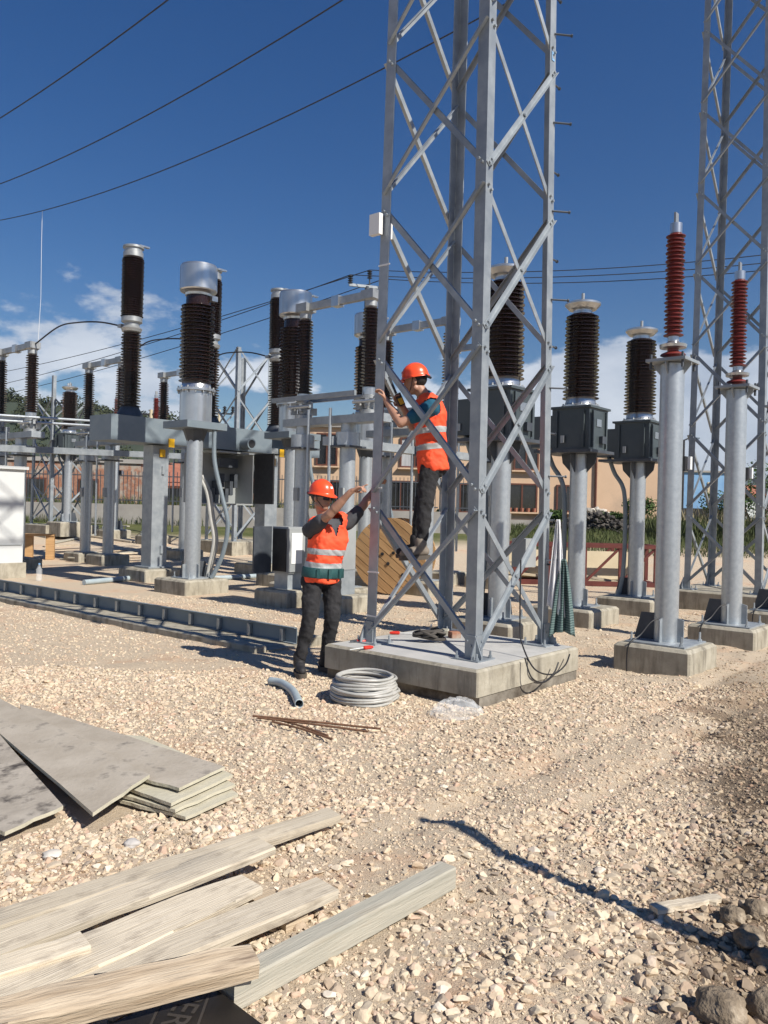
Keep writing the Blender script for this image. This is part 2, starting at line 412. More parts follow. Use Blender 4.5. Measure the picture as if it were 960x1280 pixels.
def ground_mat():
    m, nt, b = new_mat("gravel_ground")
    N, L = nt.nodes, nt.links
    t = N.new("ShaderNodeTexCoord")
    sx = N.new("ShaderNodeSeparateXYZ"); L.new(t.outputs['Object'], sx.inputs[0])

    def noise(scale, detail=6, rough=0.6):
        n = N.new("ShaderNodeTexNoise"); n.inputs['Scale'].default_value = scale; n.inputs['Detail'].default_value = detail
        n.inputs['Roughness'].default_value = rough
        L.new(t.outputs['Object'], n.inputs['Vector'])
        return n

    def rampn(src, pts):
        r = N.new("ShaderNodeValToRGB"); cr = r.color_ramp
        cr.elements[0].position = pts[0][0]; cr.elements[0].color = (*pts[0][1], 1)
        cr.elements[1].position = pts[-1][0]; cr.elements[1].color = (*pts[-1][1], 1)
        for p, c in pts[1:-1]:
            e = cr.elements.new(p); e.color = (*c, 1)
        L.new(src, r.inputs[0])
        return r.outputs[0]

    def mix(f, a, bb, blend='MIX'):
        x = N.new("ShaderNodeMix"); x.data_type = 'RGBA'; x.blend_type = blend
        if hasattr(f, 'is_linked') or hasattr(f, 'links'):
            L.new(f, x.inputs['Factor'])
        else:
            x.inputs['Factor'].default_value = f
        L.new(a, x.inputs[6])
        if isinstance(bb, tuple):
            x.inputs[7].default_value = (*bb, 1)
        else:
            L.new(bb, x.inputs[7])
        return x.outputs[2]

    def rng_(src, a, bb, lo=0.0, hi=1.0):
        r = N.new("ShaderNodeMapRange"); r.inputs['From Min'].default_value = a; r.inputs['From Max'].default_value = bb
        r.inputs['To Min'].default_value = lo; r.inputs['To Max'].default_value = hi
        r.interpolation_type = 'SMOOTHSTEP'
        L.new(src, r.inputs['Value'])
        return r.outputs[0]

    vor = N.new("ShaderNodeTexVoronoi"); vor.inputs['Scale'].default_value = 75
    L.new(t.outputs['Object'], vor.inputs['Vector'])
    sepc = N.new("ShaderNodeSeparateColor"); L.new(vor.outputs['Color'], sepc.inputs[0])
    stones = rampn(noise(85, 4, 0.75).outputs['Fac'], [(0.25, (0.30, 0.24, 0.18)), (0.42, (0.52, 0.41, 0.29)), (0.55, (0.60, 0.49, 0.36)), (0.68, (0.55, 0.43, 0.31)), (0.8, (0.70, 0.62, 0.50))])
    soil = rampn(noise(5, 8).outputs['Fac'], [(0.3, (0.52, 0.34, 0.22)), (0.5, (0.60, 0.43, 0.29)), (0.7, (0.64, 0.50, 0.36))])
    patch = rng_(noise(1.1, 6).outputs['Fac'], 0.50, 0.62)
    col = mix(patch, stones, soil)
    col = mix(rng_(noise(28, 4).outputs['Fac'], 0.35, 0.75, 0.0, 0.45), col, (0.62, 0.54, 0.42))
    # dark damp earth on the dug-over bank at the right
    e1 = N.new("ShaderNodeMath"); e1.operation = 'MULTIPLY_ADD'; e1.inputs[1].default_value = -0.42
    L.new(sx.outputs['Y'], e1.inputs[0]); L.new(sx.outputs['X'], e1.inputs[2])
    e2 = N.new("ShaderNodeMath"); e2.operation = 'MULTIPLY_ADD'; e2.inputs[1].default_value = 1.4
    L.new(noise(2.2, 5).outputs['Fac'], e2.inputs[0]); L.new(e1.outputs[0], e2.inputs[2])
    lim = rng_(sx.outputs['Y'], 5.5, 9.0, 1.0, 0.0)
    dm = N.new("ShaderNodeMath"); dm.operation = 'MULTIPLY'
    L.new(rng_(e2.outputs[0], 0.40, 0.85, 0, 0.85), dm.inputs[0]); L.new(lim, dm.inputs[1])
    col = mix(dm.outputs[0], col, (0.17, 0.125, 0.085))
    # rough grass and soil beyond the yard
    far = N.new("ShaderNodeMath"); far.operation = 'MULTIPLY_ADD'; far.inputs[1].default_value = 6.0
    L.new(noise(0.35, 5).outputs['Fac'], far.inputs[0]); L.new(sx.outputs['Y'], far.inputs[2])
    col = mix(rng_(far.outputs[0], 27.5, 31.0), col, rampn(noise(1.5, 6).outputs['Fac'], [(0.35, (0.075, 0.09, 0.03)), (0.55, (0.11, 0.12, 0.045)), (0.75, (0.20, 0.17, 0.09))]))
    L.new(col, b.inputs['Base Color'])
    b.inputs['Roughness'].default_value = 0.95
    b.inputs['Specular IOR Level'].default_value = 0.15
    bp = N.new("ShaderNodeBump"); bp.inputs['Strength'].default_value = 0.9; bp.inputs['Distance'].default_value = 0.012
    inv = N.new("ShaderNodeMath"); inv.operation = 'SUBTRACT'; inv.inputs[0].default_value = 1.0
    L.new(vor.outputs['Distance'], inv.inputs[1])
    ad = N.new("ShaderNodeMath"); ad.operation = 'ADD'
    L.new(noise(170, 3, 0.7).outputs['Fac'], ad.inputs[0]); L.new(noise(45, 6, 0.7).outputs['Fac'], ad.inputs[1])
    L.new(ad.outputs[0], bp.inputs['Height']); L.new(bp.outputs[0], b.inputs['Normal'])
    return m


M_GROUND = ground_mat()


# ------------------------------------------------------------------ mesh builder
class MB:
    def __init__(self):
        self.v = []; self.f = []

    def add(self, vs, fs):
        o = len(self.v)
        self.v += [tuple(p) for p in vs]
        self.f += [tuple(i + o for i in f) for f in fs]
        return self

    def box(self, c, s, rz=0.0, M=None, ch=0.0):
        hx, hy, hz = s[0] / 2, s[1] / 2, s[2] / 2
        if ch <= 0:
            vs = [(x, y, z) for z in (-hz, hz) for y in (-hy, hy) for x in (-hx, hx)]
            fs = [(0, 2, 3, 1), (4, 5, 7, 6), (0, 1, 5, 4), (2, 6, 7, 3), (0, 4, 6, 2), (1, 3, 7, 5)]
        else:
            vs = []
            for z, sgn in ((-hz, 0), (hz - ch, 0), (hz, 1)):
                ix, iy = hx - ch * sgn, hy - ch * sgn
                cc = ch * 0.7
                vs += [(-ix + cc, -iy, z), (ix - cc, -iy, z), (ix, -iy + cc, z), (ix, iy - cc, z), (ix - cc, iy, z), (-ix + cc, iy, z), (-ix, iy - cc, z), (-ix, -iy + cc, z)]
            fs = []
            for r in (0, 1):
                for k in range(8):
                    a = r * 8 + k; b = r * 8 + (k + 1) % 8
                    fs.append((a, b, b + 8, a + 8))
            fs.append(tuple(range(16, 24))); fs.append(tuple(range(7, -1, -1)))
        R = M or Matrix.Rotation(rz, 3, 'Z')
        c = Vector(c)
        return self.add([R @ Vector(p) + c for p in vs], fs)

    def prism(self, poly, z0, z1):
        n = len(poly)
        vs = [(p[0], p[1], z0) for p in poly] + [(p[0], p[1], z1) for p in poly]
        fs = [(i, (i + 1) % n, n + (i + 1) % n, n + i) for i in range(n)]
        fs += [tuple(range(n - 1, -1, -1)), tuple(range(n, 2 * n))]
        return self.add(vs, fs)

    def slab(self, pts, th, nrm=None):
        """polygon of 3D points thickened by th along its normal"""
        pts = [Vector(p) for p in pts]
        if nrm is None:
            nrm = (pts[1] - pts[0]).cross(pts[2] - pts[0]).normalized()
        n = len(pts)
        vs = pts + [p + nrm * th for p in pts]
        fs = [(i, (i + 1) % n, n + (i + 1) % n, n + i) for i in range(n)]
        fs += [tuple(range(n - 1, -1, -1)), tuple(range(n, 2 * n))]
        return self.add(vs, fs)

    def sweep(self, p0, p1, prof, a, b):
        """extrude 2D profile (in directions a,b) from p0 to p1"""
        p0, p1, a, b = Vector(p0), Vector(p1), Vector(a), Vector(b)
        n = len(prof)
        vs = [p0 + a * q[0] + b * q[1] for q in prof] + [p1 + a * q[0] + b * q[1] for q in prof]
        fs = [(i, (i + 1) % n, n + (i + 1) % n, n + i) for i in range(n)]
        fs += [tuple(range(n - 1, -1, -1)), tuple(range(n, 2 * n))]
        return self.add(vs, fs)

    def lbar(self, p0, p1, a, b, w, t, w2=None):
        """angle bar with its corner on p0-p1 and flanges in directions a and b"""
        w2 = w2 or w
        return self.sweep(p0, p1, [(0, 0), (w, 0), (w, t), (t, t), (t, w2), (0, w2)], a, b)

    def bar(self, p0, p1, w, h, up=(0, 0, 1)):
        d = (Vector(p1) - Vector(p0)).normalized()
        s = d.cross(Vector(up))
        if s.length < 1e-4:
            s = Vector((1, 0, 0))
        s.normalize(); u = s.cross(d)
        return self.sweep(p0, p1, [(-w / 2, -h / 2), (w / 2, -h / 2), (w / 2, h / 2), (-w / 2, h / 2)], s, u)

    def tube(self, pts, r, seg=10, caps=True):
        pts = [Vector(p) for p in pts]
        n = len(pts)
        rs = r if isinstance(r, (list, tuple)) else [r] * n
        vs = []; ref = None
        for i, p in enumerate(pts):
            d = (pts[min(i + 1, n - 1)] - pts[max(i - 1, 0)]).normalized()
            if ref is None:
                ref = Vector((0, 0, 1)) if abs(d.z) < 0.9 else Vector((1, 0, 0))
            s = d.cross(ref)
            if s.length < 1e-5:
                s = d.cross(Vector((1, 0, 0)))
            s.normalize(); u = s.cross(d).normalized(); ref = u
            for k in range(seg):
                an = 2 * PI * k / seg
                vs.append(p + s * (rs[i] * math.cos(an)) + u * (rs[i] * math.sin(an)))
        fs = []
        for i in range(n - 1):
            for k in range(seg):
                a = i * seg + k; b = i * seg + (k + 1) % seg
                fs.append((a, a + seg, b + seg, b))
        if caps:
            fs.append(tuple(range(seg))); fs.append(tuple(range((n - 1) * seg + seg - 1, (n - 1) * seg - 1, -1)))
        return self.add(vs, fs)

    def lathe(self, prof, seg=24, c=(0, 0, 0), caps=True):
        vs = []
        for r, z in prof:
            for k in range(seg):
                an = 2 * PI * k / seg
                vs.append((c[0] + r * math.cos(an), c[1] + r * math.sin(an), c[2] + z))
        fs = []
        n = len(prof)
        for i in range(n - 1):
            for k in range(seg):
                a = i * seg + k; b = i * seg + (k + 1) % seg
                fs.append((a, b, b + seg, a + seg))
        if caps:
            fs.append(tuple(range(seg - 1, -1, -1))); fs.append(tuple(range((n - 1) * seg, n * seg)))
        return self.add(vs, fs)

    def mesh(self, name, mat, smooth=False, ang=35):
        me = bpy.data.meshes.new(name)
        me.from_pydata(self.v, [], self.f)
        me.materials.append(mat)
        if smooth:
            me.polygons.foreach_set("use_smooth", [True] * len(me.polygons))
            me.set_sharp_from_angle(angle=math.radians(ang))
        me.update()
        return me

    def build(self, name, mat, parent=None, smooth=False, ang=35):
        return link(name, self.mesh(name, mat, smooth, ang), parent)


def link(name, me, parent=None, loc=None, rot=None):
    o = bpy.data.objects.new(name, me)
    COL.objects.link(o)
    if parent:
        o.parent = parent
    if loc is not None:
        o.location = loc
    if rot is not None:
        o.rotation_euler = rot
    return o


def tag(o, label, cat, group=None):
    o["label"] = label; o["category"] = cat
    if group:
        o["group"] = group
    return o


def thing(name, label, cat, loc=(0, 0, 0), rz=0.0, group=None):
    o = bpy.data.objects.new(name, None)
    COL.objects.link(o)
    o.location = loc; o.rotation_euler = (0, 0, rz)
    o.empty_display_size = 0.2
    return tag(o, label, cat, group)


def dup(root, loc, label, rz=None):
    def rec(o, parent):
        c = o.copy(); COL.objects.link(c); c.parent = parent
        for ch in o.children:
            rec(ch, c)
        return c
    r = rec(root, None)
    r.location = loc
    if rz is not None:
        r.rotation_euler = (0, 0, rz)
    r["label"] = label
    return r


def structure(o):
    o["kind"] = "structure"
    return o


def stuff(o, label=None, cat=None):
    o["kind"] = "stuff"
    if label:
        o["label"] = label; o["category"] = cat
    return o


def recenter(o, base=None):
    """move a mesh object's origin to its own base without moving it"""
    me = o.data
    co = np.empty(len(me.vertices) * 3); me.vertices.foreach_get("co", co); co = co.reshape(-1, 3)
    c = np.array(base) if base is not None else np.array([(co[:, 0].min() + co[:, 0].max()) / 2, (co[:, 1].min() + co[:, 1].max()) / 2, co[:, 2].min()])
    co -= c
    me.vertices.foreach_set("co", co.ravel()); me.update()
    o.location = Vector(o.location) + Vector(c)
    return o


def sheds(r_core, r_shed, z0, z1, n, r2=None, taper=1.0):
    """profile of a ribbed insulator"""
    prof = [(r_core, z0)]
    p = (z1 - z0) / n
    for i in range(n):
        z = z0 + i * p
        k = 1 + (taper - 1) * i / n
        rs = (r2 if (r2 and i % 2) else r_shed) * k
        rc = r_core * k
        prof += [(rc, z + p * 0.12), (rs, z + p * 0.22), (rs, z + p * 0.36), (rc, z + p * 0.80)]
    prof.append((r_core * taper, z1))
    return prof


# ------------------------------------------------------------------ ground
def graded(lo, hi, step, far_lo, far_hi, grow=1.13):
    a = list(np.arange(lo, hi + 1e-6, step))
    s = step; x = hi
    while x < far_hi:
        s *= grow; x += s; a.append(x)
    s = step; x = lo; b = []
    while x > far_lo:
        s *= grow; x -= s; b.append(x)
    return np.array(b[::-1] + a)


def build_ground():
    xs = graded(-3.6, 5.2, 0.045, -1500, 1500)
    ys = graded(1.2, 9.5, 0.045, -60, 2500)
    X, Y = np.meshgrid(xs, ys)
    Z = gz(X, Y)
    nx, ny = len(xs), len(ys)
    co = np.stack([X.ravel(), Y.ravel(), Z.ravel()], 1)
    i = np.arange(nx * ny).reshape(ny, nx)
    q = np.stack([i[:-1, :-1], i[:-1, 1:], i[1:, 1:], i[1:, :-1]], -1).reshape(-1, 4)
    me = bpy.data.meshes.new("ground")
    me.vertices.add(len(co)); me.vertices.foreach_set("co", co.ravel())
    me.loops.add(q.size); me.loops.foreach_set("vertex_index", q.ravel())
    me.polygons.add(len(q)); me.polygons.foreach_set("loop_start", np.arange(len(q)) * 4)
    me.polygons.foreach_set("use_smooth", np.ones(len(q), bool))
    me.update(calc_edges=True)
    me.materials.append(M_GROUND)
    structure(link("ground", me))


build_ground()


def ico():
    t = (1 + 5 ** 0.5) / 2
    v = np.array([(-1, t, 0), (1, t, 0), (-1, -t, 0), (1, -t, 0), (0, -1, t), (0, 1, t), (0, -1, -t), (0, 1, -t), (t, 0, -1), (t, 0, 1), (-t, 0, -1), (-t, 0, 1)], float)
    v /= np.linalg.norm(v[0])
    f = np.array([(0, 11, 5), (0, 5, 1), (0, 1, 7), (0, 7, 10), (0, 10, 11), (1, 5, 9), (5, 11, 4), (11, 10, 2), (10, 7, 6), (7, 1, 8), (3, 9, 4), (3, 4, 2),
                  (3, 2, 6), (3, 6, 8), (3, 8, 9), (4, 9, 5), (2, 4, 11), (6, 2, 10), (8, 6, 7), (9, 8, 1)])
    return v, f


def ico2():
    v, f = ico()
    v = [tuple(p) for p in v]; mid = {}; out = []

    def m(a, b):
        k = (min(a, b), max(a, b))
        if k not in mid:
            p = (np.array(v[a]) + np.array(v[b])); p /= np.linalg.norm(p)
            mid[k] = len(v); v.append(tuple(p))
        return mid[k]
    for a, b, c in f:
        x, y, z = m(a, b), m(b, c), m(c, a)
        out += [(a, x, z), (b, y, x), (c, z, y), (x, y, z)]
    return np.array(v), np.array(out)


def scatter_mesh(name, pos, size, flat, mat, parent=None, jit=0.35, fine=False):
    bv, bf = ico2() if fine else ico()
    nv = 14
    NV = len(bv)
    var = []
    for _ in range(nv):
        if fine:
            p = bv * (1 + rng.uniform(-0.05, 0.05, (NV, 1)))
            for _k in range(9):                      # chip flat facets off the pebble
                nn = rng.normal(size=3); nn /= np.linalg.norm(nn)
                dd = p @ nn; lim = rng.uniform(0.32, 0.72)
                p = p - np.clip(dd - lim, 0, None)[:, None] * nn
            p = p * 1.5
        else:
            p = bv * (1 + rng.uniform(-jit, jit, (NV, 1)))
        var.append(p)
    var = np.stack(var)
    n = len(pos)
    q = rng.normal(size=(n, 4)); q /= np.linalg.norm(q, axis=1)[:, None]
    w, x, y, z = q.T
    R = np.stack([1 - 2 * (y * y + z * z), 2 * (x * y - z * w), 2 * (x * z + y * w), 2 * (x * y + z * w), 1 - 2 * (x * x + z * z), 2 * (y * z - x * w),
                  2 * (x * z - y * w), 2 * (y * z + x * w), 1 - 2 * (x * x + y * y)], 1).reshape(n, 3, 3)
    sc = size[:, None] * rng.uniform(0.6, 1.25, (n, 3))
    v = var[rng.integers(0, nv, n)] * sc[:, None, :]
    v = np.einsum('nij,nkj->nki', R, v)
    v[:, :, 2] *= flat
    v += pos[:, None, :]
    f = (bf[None] + (np.arange(n) * NV)[:, None, None]).reshape(-1, 3)
    me = bpy.data.meshes.new(name)
    co = v.reshape(-1, 3)
    me.vertices.add(len(co)); me.vertices.foreach_set("co", co.ravel())
    me.loops.add(f.size); me.loops.foreach_set("vertex_index", f.ravel().astype(np.int32))
    me.polygons.add(len(f)); me.polygons.foreach_set("loop_start", (np.arange(len(f)) * 3).astype(np.int32))
    me.polygons.foreach_set("use_smooth", np.zeros(len(f), bool))
    me.update(calc_edges=True)
    me.materials.append(mat)
    return link(name, me, parent)


def in_poly(x, y, poly):
    c = np.zeros(len(x), bool)
    n = len(poly)
    for i in range(n):
        x0, y0 = poly[i][:2]; x1, y1 = poly[(i + 1) % n][:2]
        hit = ((y0 > y) != (y1 > y)) & (x < (x1 - x0) * (y - y0) / (y1 - y0 + 1e-12) + x0)
        c ^= hit
    return c


def rect_poly(c, sx, sy, rz):
    R = Matrix.Rotation(rz, 3, 'Z')
    return [(Vector(c[:2] + (0,)) if isinstance(c, tuple) else Vector((c[0], c[1], 0))) + R @ Vector((a * sx / 2, b * sy / 2, 0)) for a, b in ((-1, -1), (1, -1), (1, 1), (-1, 1))]


NO_STONE = []       # footprints that carry no loose stones (filled below, used at the end)

# ------------------------------------------------------------------ far setting: hills, wood, buildings
def hill(name, x0, x1, y0, prof, depth, mat, n=80, rough=0.04):
    xs = np.linspace(x0, x1, n); ys = np.linspace(0, 1, 14)
    vs = []; fs = []
    px = [p[0] for p in prof]; pz = [p[1] for p in prof]
    for j, t in enumerate(ys):
        for x in xs:
            h = np.interp(x, px, pz)
            s = math.sin(min(t * 1.25, 1.0) * PI / 2) if t < 0.8 else math.sin(PI / 2 + (t - 0.8) * 2)
            z = -2 + (h + 2) * s * (1 + rough * 3 * float(fbm(x * 6 / (x1 - x0) * 4, t * 5, 3)))
            vs.append((x, y0 + t * depth, z))
    for j in range(13):
        for i in range(n - 1):
            a = j * n + i
            fs.append((a, a + 1, a + 1 + n, a + n))
    mb = MB().add(vs, fs)
    return structure(mb.build(name, mat, None, True, 180)), vs


hill_l, hv = hill("hill", -150, 30, 110, [(-150, 24), (-75, 21), (-62, 19.5), (-50, 17.5), (-40, 18.0), (-30, 13.5), (-18, 9), (-6, 5.0), (10, 4), (30, 3)], 70, M_FARHILL, 110)
hill("hill", 150, 2600, 1500, [(150, 60), (450, 92), (620, 100), (800, 95), (1200, 120), (2600, 60)], 700, M_FARHILL, 90)


def leaf_cloud(name, centers, radii, per, leaf, mat, parent=None, squash=0.8, up=0.3):
    """many small leaf faces spread through crown volumes"""
    n = len(centers) * per
    c = np.repeat(np.asarray(centers, float), per, 0); r = np.repeat(np.asarray(radii, float), per)
    d = rng.normal(size=(n, 3)); d /= np.linalg.norm(d, axis=1)[:, None]
    rad = rng.uniform(0.15, 1.0, n) ** 0.45
    p = c + d * (rad * r)[:, None] * np.array([1, 1, squash])
    nrm = d * 0.6 + rng.normal(size=(n, 3)) * 0.6 + np.array([0, 0, up]); nrm /= np.linalg.norm(nrm, axis=1)[:, None]
    a = np.cross(nrm, rng.normal(size=(n, 3))); a /= np.linalg.norm(a, axis=1)[:, None]
    b = np.cross(nrm, a)
    s = (leaf * rng.uniform(0.5, 1.3, n))[:, None]
    v = np.stack([p - a * s, p + b * s * 0.55, p + a * s, p - b * s * 0.55], 1).reshape(-1, 3)
    q = np.arange(n * 4).reshape(-1, 4)
    me = bpy.data.meshes.new(name)
    me.vertices.add(len(v)); me.vertices.foreach_set("co", v.ravel())
    me.loops.add(q.size); me.loops.foreach_set("vertex_index", q.ravel().astype(np.int32))
    me.polygons.add(n); me.polygons.foreach_set("loop_start", (np.arange(n) * 4).astype(np.int32))
    me.update(calc_edges=True)
    me.materials.append(mat)
    return link(name, me, parent)


hva = np.array(hv)
sel = hva[(hva[:, 2] > 1.0) & (hva[:, 1] < 170)]
idx = rng.integers(0, len(sel), 900)
cc = sel[idx] + rng.uniform(-1.2, 1.2, (900, 3)) * np.array([1, 2, 0.3]) + np.array([0, 0, 0.8])
stuff(leaf_cloud("hillside_wood", cc, rng.uniform(0.8, 2.0, 900), 80, 0.30, M_FOLI), "dense green scrub and trees covering the hillside", "woodland")


# --- peach two-storey house behind the fence
def house():
    h = thing("house", "long peach rendered house with brown framed windows behind the yard", "house", (3.9, 36.0, 0.86), math.radians(-2))
    W, Hh, D = 17.4, 4.25, 8
    wx0 = -8.8
    MB().box((wx0 + W / 2, D / 2, Hh / 2 - 0.4), (W, D, Hh + 0.8)).build("wall", M_PEACH, h)
    MB().box((wx0 + W / 2, D / 2, Hh + 0.09), (W + 0.3, D + 0.3, 0.16)).build("roof", M_PLASTER, h)
    MB().box((wx0 + W / 2, -0.02, 0.12), (W, 0.06, 0.5)).build("plinth", M_PLASTER, h)
    MB().tube([(5.35, -0.08, 0), (5.35, -0.08, Hh)], 0.05, 8).build("downpipe", M_BROWNW, h, True)
    MB().tube([(-2.4, -0.08, 0), (-2.4, -0.08, Hh)], 0.05, 8).build("downpipe", M_BROWNW, h, True)

    def win(x, z, w, hh, kind):
        f = MB()
        t = 0.07
        f.box((x - w / 2 + t / 2, -0.03, z + hh / 2), (t, 0.1, hh)); f.box((x + w / 2 - t / 2, -0.03, z + hh / 2), (t, 0.1, hh))
        f.box((x, -0.03, z + t / 2), (w - 2 * t, 0.1, t)); f.box((x, -0.03, z + hh - t / 2), (w - 2 * t, 0.1, t))
        f.box((x, -0.03, z + hh / 2), (t, 0.1, hh - 2 * t))
        o = f.build("window", M_BROWNW, h)
        MB().box((x - w / 4, -0.012, z + hh / 2), (w / 2 - t, 0.03, hh - 2 * t)).build("pane", M_CURTAIN if kind == 'c' else M_GLASSD, o)
        MB().box((x + w / 4, -0.012, z + hh / 2), (w / 2 - t, 0.03, hh - 2 * t)).build("pane", M_GLASSD, o)
        MB().box((x, -0.09, z - 0.04), (w + 0.16, 0.2, 0.07)).build("sill", M_PEACH, o)
        if kind == 'p':
            for k in range(5):
                MB().lathe([(0.07, 0), (0.09, 0.17)], 8, (x - w / 2 + 0.14 + k * (w - 0.28) / 4, -0.12, z)).build("flower_pot", M_ROOF, o, True)
    for x, z, w, hh, k in ((2.15, 0.72, 1.35, 1.25, 'p'), (5.0 - 1.6, 0.95, 0.01, 0.01, 'x'), (-6.5, 2.55, 0.95, 1.45, 'g'), (-2.9 + 0.3, 2.55, 1.3, 1.35, 'c'), (-3.2, 0.62, 1.9, 1.35, 'g'),
                           (0.0, 0.62, 1.2, 1.3, 'g'), (2.3, 2.55, 1.1, 1.35, 'g'), (4.05, 0.75, 0.8, 1.2, 'g'), (-6.4, 0.6, 1.2, 1.3, 'g')):
        if k != 'x':
            win(x, z, w, hh, k)


house()


# --- brick ruin at the far left and low sheds
def brick_house(loc, w, hgt, rz, label, roof=True, name="brick_house", wall=None):
    h = thing(name, label, "house", loc, rz)
    D = 6
    wall = wall or M_BRICKW
    MB().box((0, D / 2, hgt / 2 - 0.5), (w, D, hgt + 1)).build("wall", wall, h)
    if roof:
        m = MB()
        m.slab([(-w / 2 - 0.3, -0.4, hgt - 0.1), (w / 2 + 0.3, -0.4, hgt - 0.1), (w / 2 + 0.3, D / 2, hgt + 1.3), (-w / 2 - 0.3, D / 2, hgt + 1.3)], 0.14)
        m.slab([(w / 2 + 0.3, D + 0.4, hgt - 0.1), (-w / 2 - 0.3, D + 0.4, hgt - 0.1), (-w / 2 - 0.3, D / 2, hgt + 1.3), (w / 2 + 0.3, D / 2, hgt + 1.3)], 0.14)
        m.build("roof", M_ROOF, h)
        MB().prism([(-w / 2, 0), (-w / 2 + 0.02, 0), (-w / 2 + 0.02, D), (-w / 2, D)], hgt - 0.2, hgt + 0.2).build("gable", wall, h)
    else:
        MB().box((0, D / 2, hgt + 0.12), (w + 0.2, D + 0.2, 0.22)).build("roof_slab", M_PLASTER, h)
    for k in range(max(2, int(w / 2.6))):
        x = -w / 2 + 1.2 + k * 2.6
        if x < w / 2 - 0.8:
            o = MB().box((x, -0.02, 1.3), (1.0, 0.08, 1.1)).build("window", M_BROWNW, h)
            MB().box((x, -0.07, 1.3), (0.84, 0.03, 0.94)).build("pane", M_GLASSD, o)
    return h


brick_house((-17.2, 42, 0.9), 9.0, 2.7, math.radians(8), "unfinished red brick house with flat concrete roof slab beyond fence", False)
brick_house((-10.6, 44, 0.9), 4.2, 1.6, math.radians(-5), "low brick shed with small clay roof beyond fence")
brick_house((41.5, 92, 1.0), 5.0, 3.0, 0.2, "white walled cottage with red roof far beyond the weeds", True, "cottage", M_WHITE)


# --- blue clad cabin on dark base behind the reeds
cb = thing("site_cabin", "pale blue sheet clad cabin raised on a dark base behind reeds", "cabin", (17.0, 43, 0.9))
MB().box((0, 1.2, 2.05), (3.3, 2.4, 1.9)).build("body", M_BLUEC, cb)
MB().box((0, 1.2, 0.5), (3.9, 2.6, 1.18)).build("base", M_BLACK, cb)
MB().box((0.25, -0.02, 1.95), (0.5, 0.06, 1.1)).build("door", M_BEIGE, cb)
MB().box((0, 1.2, 3.05), (3.5, 2.6, 0.1)).build("roof", M_PLASTER, cb)

# --- street lamp by the cabin
sl = thing("street_lamp", "thin dark street lamp with short arm beside blue cabin", "street lamp", (14.6, 40, 0.9))
MB().tube([(0, 0, 0), (0, 0, 4.4)], 0.07, 8).build("post", M_WIRE, sl, True)
MB().tube([(0, 0, 4.38), (0.25, 0, 4.5), (0.5, 0, 4.5)], 0.035, 8).build("arm", M_WIRE, sl, True)
MB().box((0.6, 0, 4.5), (0.32, 0.14, 0.07)).build("lamp_head", M_BEAM, sl)


# --- perimeter fence: concrete plinth wall and steel bar panels
PL0, PL1 = Vector((-24, 31.0, 0)), Vector((4.6, 29.6, 0))
pw = tag(MB().bar((PL0.x, PL0.y, 0.95), (PL1.x, PL1.y, 0.95), 0.25, 1.1).build("plinth_wall", M_PLASTER), "low grey concrete plinth wall under the steel bar fence", "wall")
recenter(pw)
NP = 11
FLAB = ["black steel bar fence panel on plinth wall, " + t for t in (
    "far end beyond the brick house", "in front of the brick house's outer corner", "in front of the brick house's windows", "behind the white cabinet's lattice stub", "behind the brown transformer among lattice steel",
    "in front of the low brick shed", "behind the near breaker column", "behind the silver headed transformer post", "behind the drive cabinet with paper sheet", "behind the cable reel", "behind the climbing worker")]
for k in range(NP):
    a = PL0.lerp(PL1, k / NP); b = PL0.lerp(PL1, (k + 1) / NP)
    L = (b - a).length; rz = math.atan2(b.y - a.y, b.x - a.x)
    o = thing("fence_panel", FLAB[k], "fence", (a.x, a.y, 1.5), rz, "bar fence panels along the plinth wall")
    MB().box((0.03, 0, 0.62), (0.06, 0.06, 1.24)).build("post", M_GUSSET, o)
    MB().box((L / 2, 0, 0.15), (L - 0.08, 0.03, 0.04)).build("rail", M_GUSSET, o)
    MB().box((L / 2, 0, 1.05), (L - 0.08, 0.03, 0.04)).build("rail", M_GUSSET, o)
    m = MB(); nb = int(L / 0.14)
    for i in range(1, nb):
        m.box((i * L / nb, 0.0, 0.62), (0.022, 0.018, 1.2))
    bo = m.build("bar", M_GUSSET, o); bo["kind"] = "stuff"


# --- distribution pole and thin lines
def sag_line(p0, p1, sag, n=24):
    p0, p1 = Vector(p0), Vector(p1)
    return [p0.lerp(p1, i / n) - Vector((0, 0, 4 * sag * (i / n) * (1 - i / n))) for i in range(n + 1)]


POLE = at_d(459, 352, 33)
dp = thing("utility_pole", "utility pole with three black pin insulators on its crossarm behind yard", "utility pole", (POLE.x, POLE.y, 0.9), 0.3)
ph = POLE.z - 0.9
MB().tube([(0, 0, -0.2), (0, 0, ph - 0.2)], [0.14, 0.09], 10).build("post", M_GUSSET, dp, True)
MB().bar((-0.75, 0, ph - 0.2), (0.75, 0, ph - 0.2), 0.1, 0.1).build("crossarm", M_GALV, dp)
PINS = []
for x, dz in ((-0.7, 0.0), (0.1, 0.28), (0.7, -0.02)):
    MB().lathe(sheds(0.045, 0.11, 0, 0.34, 4), 12, (x, 0, ph - 0.15 + dz)).build("pin_insulator", M_BLACK, dp, True)
    if dz > 0.1:
        MB().tube([(x, 0, ph - 0.2), (x, 0, ph - 0.13 + dz)], 0.03, 6).build("pin", M_GUSSET, dp)
    PINS.append(Matrix.Rotation(0.3, 3, 'Z') @ Vector((x, 0, ph + 0.2 + dz)) + Vector((POLE.x, POLE.y, 0.9)))
